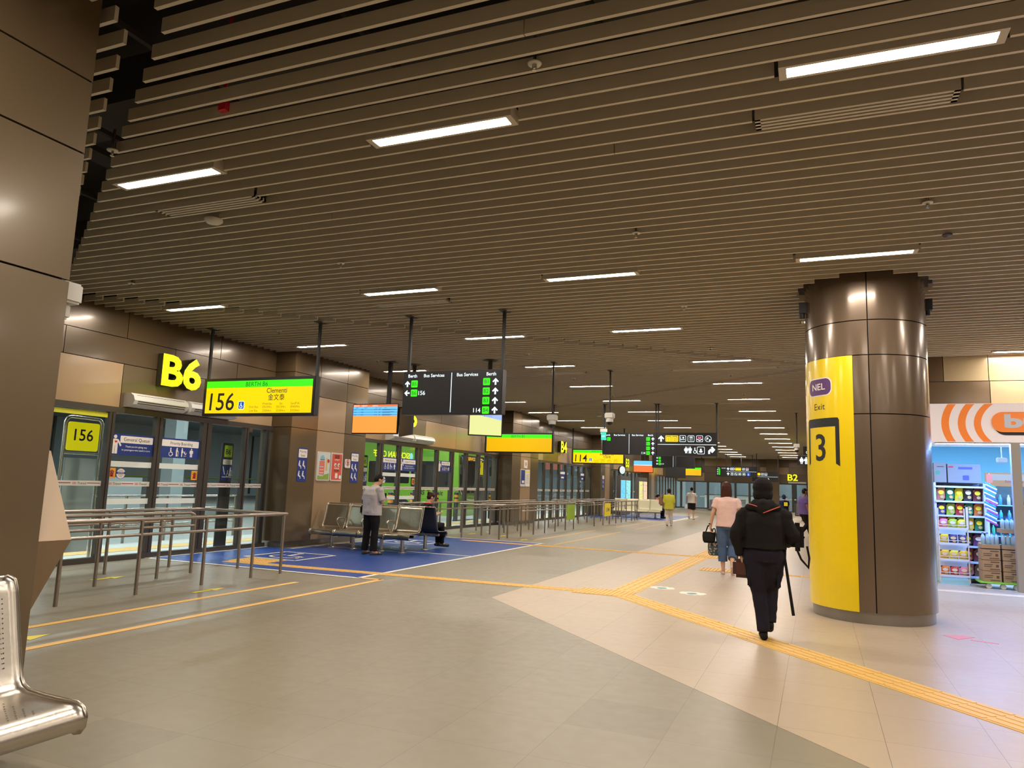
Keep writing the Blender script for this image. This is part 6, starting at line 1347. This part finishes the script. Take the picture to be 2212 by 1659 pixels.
# hooded person in black, walking away
e, HP, Q = person('person', 'person in black hoodie and dark cargo trousers walking away, carrying a brown bag', (-.55, 8.58, 0), math.radians(4),
  base(hip=(.01, 0, .93), chest=(0, -.01, 1.22), neck=(0, -.0, 1.41), head=(0, .03, 1.575), shL=(-.195, -.01, 1.345), shR=(.20, -.01, 1.345), elL=(-.285, -.03, 1.08), wrL=(-.235, .03, .86), elR=(.31, -.02, 1.09), wrR=(.24, .2, 1.0), hjL=(-.085, 0, .88), knL=(-.05, .02, .48), anL=(-.01, -.05, .085), toL=(-.02, .10, .035), hjR=(.085, 0, .88), knR=(.07, .12, .50), anR=(.055, .05, .17), toR=(.055, .16, .09), hdL=(.1, .05, -1), hnL=(1, .2, 0), curl=.7),
  dict(top=M_BLK, bottom=M_BLK2, shoe=M_BLK, hair='cap', hairmat=M_BLK, sleeve=1.95, hem=.95, slack=.036, fat=1.25, tw=1.08, topname='hoodie', legw=1.06, flare=1.0, leg=1.0, hsc=1.17, folds=.035), 1.70, .009, group=None)
m = MB(); k = 1.0
cap(m, (-.07, -.07, 1.425), (0, -.125, 1.37), .06, .07, M_BLK); cap(m, (.07, -.07, 1.425), (0, -.125, 1.37), .06, .07, M_BLK); cap(m, (-.15, -.03, 1.385), (-.06, -.09, 1.40), .045, .06, M_BLK); cap(m, (.15, -.03, 1.385), (.06, -.09, 1.40), .045, .06, M_BLK); cap(m, (0, -.11, 1.42), (0, -.13, 1.29), .07, .04, M_BLK)
fuse(m, 'hood', e, .01, 14)
m = MB(); OR_ = mat('piping_orange', (.55, .10, .05), .6); m.tube([(.0, -.195, 1.335), (.06, -.165, 1.36), (.12, -.125, 1.385), (.17, -.08, 1.405)], .006, OR_, 6); m.tube([(-.06, -.16, 1.40), (-.11, -.125, 1.415), (-.16, -.07, 1.425)], .006, OR_, 6); m.build('hood_piping', e)
for s in (-1, 1): m = MB(); m.box(s*.15-.02, s*.15+.02, -.06, .07, .54, .70, M_BLK2, .012); m.build('cargo_pocket', e)
b = E('hand_bag', 'dark brown leather bag held by the hooded person', 'bag', (-.55-.225, 8.61, .64)); m = MB(); m.box(-.10, .10, -.06, .06, -.02, .18, mat('leather_brown', (.075, .022, .015), .35, coat=.3), .035); m.build('bag_body', b); m = MB(); m.tube([(-.06, 0, .16), (-.04, 0, .24), (0, 0, .255), (.04, 0, .24), (.06, 0, .16)], .008, _m['leather_brown'], 8); m.build('handle', b)
b = E('shoulder_bag', 'slim black bag with straps at the right hip of the hooded person', 'bag', (-.20, 8.62, .88)); m = MB(); m.box(-.07, .06, -.05, .06, .06, .36, M_BLK, .04); m.build('bag_body', b); m = MB(); m.tube([(-.02, -.05, .1), (.03, -.06, -.02), (.10, -.06, -.10), (.11, -.06, .0), (.09, -.05, .12)], .011, M_BLK, 8); m.build('strap', b)
m = MB(); m.tube([(-.33, 8.60, 1.02), (-.335, 8.57, .86), (-.255, 8.5, .28)], .013, M_BLK, 8, rs=[.016, .014, .016]); m.build('walking_stick', label='long thin black stick hanging from the bag of the hooded person', category='stick')
# woman in pink
M_PINK = mat('cloth_pink', (.66, .44, .375), .8, bump=.3, bscale=12); M_JEAN = mat('cloth_denim', (.065, .10, .17), .8, var=.15, scale=25)
e, HP, Q = person('person', 'person in pink T-shirt and cropped blue jeans walking away with two bags', (-1.60, 14.72, 0), math.radians(3),
  base(elL=(-.255, -.02, 1.10), wrL=(-.30, .0, .86), elR=(.24, -.04, 1.1), wrR=(.26, .1, .9), knL=(-.09, .0, .48), anL=(-.07, -.03, .085), toL=(-.09, .12, .035), knR=(.09, .06, .50), anR=(.10, -.22, .17), toR=(.105, -.19, .03), hdL=(0, 0, -1), hnL=(1, 0, 0), look=(.35, 1, 0), curl=.8),
  dict(top=M_PINK, bottom=M_JEAN, shoe=mat('sandal_beige', (.55, .38, .28), .6), sandal=True, hair='bob', hairmat=M_HAIRB, sleeve=.62, hem=.86, slack=.03, fat=1.05, leg=.82, legw=1.08, flare=1.3, botname='cropped_jeans'), 1.74, .01, group=None)
m = MB(); m.tube([Q['wr'][0]+Vector((0, 0, .03)), Q['wr'][0]+Vector((0, 0, .055))], .031, M_BLACK2, 14); m.build('wristwatch', e)
def tote(x, y, z, w_, h, mt, mt2, label, hz, nm='tote_bag'):
    b = E(nm, label, 'bag', (x, y, z)); m = MB(); loft(m, [((0, 0, 0), w_*.36, .05), ((0, 0, .04), w_*.46, .075), ((0, 0, h*.6), w_*.5, .07), ((0, 0, h), w_*.46, .035)], mt); fuse(m, 'bag_body', b, .01, 2)
    m = MB(); m.tube([(-w_*.25, 0, h-.02), (-w_*.08, 0, hz), (.0, 0, hz+.012), (w_*.08, 0, hz), (w_*.25, 0, h-.02)], .012, mt, 8); m.build('handle', b)
    if mt2:
        m = MB()
        for i in range(26): a = R_.random(); c = R_.random(); zz = .03+c*(h-.06); xx = (a-.5)*w_*.8; yy = -math.sqrt(max(.0001, 1-(xx/(w_*.5))**2))*.072; m.sphere((xx, yy, zz), .012+.008*R_.random(), mt2, 6, (1, .25, 1))
        m.build('flower_print', b)
tote(-1.94, 14.74, .56, .25, .21, M_BLK, None, 'black tote bag in the left hand of the pink shirted person', .315); tote(-1.86, 14.86, .32, .24, .27, mat('floral_teal', (.05, .10, .11), .7), mat('floral_cream', (.6, .42, .33), .6), 'dark teal floral bag under the black tote', .5, 'floral_bag')
# standing man at the bench
M_GSH = mat('shirt_grey_pattern', (.44, .40, .38), .8, var=.35, scale=75)
e, HP, Q = person('person', 'person in grey patterned shirt standing with bowed head before the bench', (-8.63, 13.3, 0), math.radians(-14),
  base(neck=(0, .05, 1.42), head=(.01, .13, 1.525), chest=(0, -.01, 1.22), look=(.35, .8, -.45), shL=(-.195, 0, 1.36), shR=(.195, 0, 1.36), elL=(-.25, .02, 1.08), elR=(.25, .04, 1.08), wrL=(-.08, .24, 1.08), wrR=(.08, .25, 1.1), hdL=(.5, .7, .2), hdR=(-.5, .7, .2), hnL=(.3, 0, 1), hnR=(-.3, 0, 1), knL=(-.12, .01, .48), anL=(-.14, -.02, .085), toL=(-.17, .12, .035), knR=(.11, .01, .48), anR=(.13, -.03, .085), toR=(.18, .11, .035), curl=.4),
  dict(folds=.03, top=M_GSH, bottom=M_BLK, shoe=mat('sandal_black', (.03, .025, .02), .6), sandal=True, hair='short', sleeve=.92, cuff=1.05, hem=.80, slack=.04, fat=1.08, tw=1.05, legw=1.02, flare=1.2), 1.72, .01, group=None)
m = MB(); m.box(-.04, .04, .30, .312, 1.15, 1.29, M_BLACK, .003); m.build('phone', label='dark phone held by the standing man in the grey shirt', category='phone', loc=None) if 0 else None
b = E('mobile_phone', 'dark phone in the hands of the standing person in the grey shirt', 'phone', (-8.63, 13.3, 0), math.radians(-14)); m = MB(); m.box(-.04, .04, .345, .356, 1.12, 1.27, M_BLACK, .003); m.build('phone_case', b)
b = E('waist_pouch', 'black waist pouch at the left hip of the standing person', 'pouch', (-8.63, 13.3, .9), math.radians(-14)); m = MB(); m.box(-.285, -.19, -.10, .04, -.08, .10, M_BLK, .03); m.build('pouch', b)
# seated figures
def sitJ(**k):
    J = base(hip=(0, .0, .55), chest=(0, .03, .83), neck=(0, .10, 1.04), head=(0, .17, 1.16), shL=(-.185, .07, .98), shR=(.185, .07, .98), elL=(-.215, .14, .73), elR=(.215, .14, .73), wrL=(-.10, .34, .78), wrR=(.10, .34, .78), hjL=(-.09, .03, .49), hjR=(.09, .03, .49), knL=(-.10, .44, .50), knR=(.10, .44, .50), anL=(-.10, .44, .09), anR=(.10, .44, .09), toL=(-.11, .58, .035), toR=(.11, .58, .035), look=(0, .8, -.5), sit=True, hdL=(.4, .8, .1), hdR=(-.4, .8, .1), hnL=(.2, 0, 1), hnR=(-.2, 0, 1), curl=.4)
    J.update(k); return J
e, HP, Q = person('person', 'person in black with red collar and hair bun sitting on the near bench, looking down', (-8.45, 15.19, .045), math.radians(-38),
  sitJ(anR=(.02, .50, .09), toR=(.02, .64, .035), hip=(0, 0, .53)), dict(top=M_BLK, bottom=M_BLK, shoe=mat('shoe_dark', (.02, .018, .018), .5), hair='bun', hairmat=mat('hair_dark_red', (.035, .012, .01), .4), sleeve=.9, slack=.03, fat=1.05, legw=.95), 1.66, .010, group=None)
m = MB(); nk = Q['nk']; m.tube([nk+Vector((.08*math.cos(t), .075*math.sin(t), -.015)) for t in [2*math.pi*i/16 for i in range(17)]], .012, M_RED, 8); m.build('collar', e)
m = MB(); m.tube([HP(-.075, .0, .015), HP(-.06, .085, .02), HP(.06, .085, .02), HP(.075, .0, .015)], .003, M_BLACK, 6); m.build('glasses', e)
M_REDC = mat('cloth_red', (.60, .05, .05), .8)
person('person', 'person in red top with a ponytail sitting on the cream bench, looking at a phone', (-8.1, 40.12, 0), math.radians(-50), sitJ(), dict(top=M_REDC, bottom=M_BLK2, shoe=M_BLK, hair='pony', sleeve=1.5, slack=.02), 1.68, .016, far=True, group='far seated people')
M_WSH = mat('cloth_white', (.74, .66, .60), .8, bump=.3, bscale=12)
person('person', 'person in white shirt seated on the distant dark bench', (-5.6, 50.0, 0), math.radians(180), sitJ(), dict(top=M_WSH, bottom=M_BLK2, shoe=M_BLK, hair='short', skin=M_SKIN2, sleeve=.8, slack=.02), 1.68, .02, far=True, group='far seated people')
# far walkers
M_YG = mat('cloth_yellow_green', (.52, .50, .05), .8, bump=.3, bscale=12); M_CRM = mat('cloth_cream', (.66, .57, .50), .8)
person('person', 'person in yellow green blouse and cream trousers walking away with a brown shoulder bag', (-5.93, 32.3, 0), math.radians(8), base(knL=(-.08, .04, .48), anL=(-.08, -.1, .1), toL=(-.08, 0, .03), knR=(.09, .05, .48), anR=(.1, .1, .085), toR=(.1, .24, .035)), dict(top=M_YG, bottom=M_CRM, shoe=mat('shoe_white', (.6, .55, .5), .6), hair='round', hairmat=mat('hair_brown_dark', (.03, .014, .01), .5), sleeve=1.25, cuff=.9, hem=.74, slack=.055), 1.60, .014, far=True, group='far walkers')
b = E('shoulder_bag', 'brown shoulder bag of the person in the yellow green blouse', 'bag', (-6.25, 32.3, .85)); m = MB(); m.box(-.1, .1, -.14, .14, 0, .36, mat('bag_tan_brown', (.25, .12, .07), .6), .05); m.build('bag_body', b); m = MB(); m.tube([(.02, -.1, .33), (.1, -.02, .56), (.02, .1, .33)], .012, _m['bag_tan_brown'], 8); m.build('strap', b)
person('person', 'person in white T-shirt and black shorts walking away with a plastic bag', (-6.2, 40.3, 0), math.radians(-4), base(look=(-.4, 1, 0), elL=(-.25, -.04, 1.1), wrL=(-.27, -.02, .86), wrR=(.28, -.1, .88), knL=(-.09, -.04, .5), anL=(-.09, -.22, .2), toL=(-.09, -.15, .08), knR=(.09, .05, .48)), dict(top=M_WSH, bottom=M_BLK, shoe=mat('shoe_white', (.6, .55, .5), .6), hair='short', sleeve=.55, hem=.86, slack=.03, leg=.44, legw=1.1, botname='shorts'), 1.72, .014, far=True, group='far walkers')
b = E('plastic_bag', 'white plastic bag in the hand of the person in shorts', 'bag', (-6.47, 40.3, .52)); m = MB(); loft(m, [((0, 0, 0), .08, .06), ((0, 0, .1), .11, .08), ((0, 0, .22), .07, .05), ((0, 0, .32), .02, .02)], mat('plastic_white', (.6, .62, .6), .4)); m.build('bag_body', b)
person('person', 'person in purple T-shirt walking, partly hidden by the yellow column', (-.42, 28.5, 0), math.radians(-62), base(knL=(-.09, .12, .5), anL=(-.09, .26, .085), toL=(-.09, .4, .035), knR=(.09, .05, .48), anR=(.09, -.24, .12), toR=(.09, -.12, .035), elL=(-.23, -.1, 1.1), wrL=(-.23, -.06, .84)), dict(top=mat('cloth_purple', (.13, .085, .24), .8), bottom=M_BLK, shoe=M_BLK, hair='short', skin=M_SKIN2, sleeve=.75, hem=.8, slack=.04, fat=1.3, tw=1.15, leg=1.), 1.76, .013, far=True, group='far walkers')
person('person', 'short person in navy cap with a yellow patch, beyond the shoulder of the hooded person', (-1.38, 35.5, 0), math.radians(20), base(), dict(top=mat('cloth_navy', (.02, .03, .09), .8), bottom=M_BLK, shoe=M_BLK, hair='cap', hairmat=mat('cloth_navy', (.02, .03, .09), .8), sleeve=.8, slack=.04), 1.50, .016, far=True, group='far walkers')
b = E('sling_bag', 'yellow bag on the shoulder of the short person in the navy cap', 'bag', (-1.3, 35.35, .95)); m = MB(); m.box(-.12, .12, -.06, .02, 0, .25, M_YEL, .04); m.build('bag_body', b)
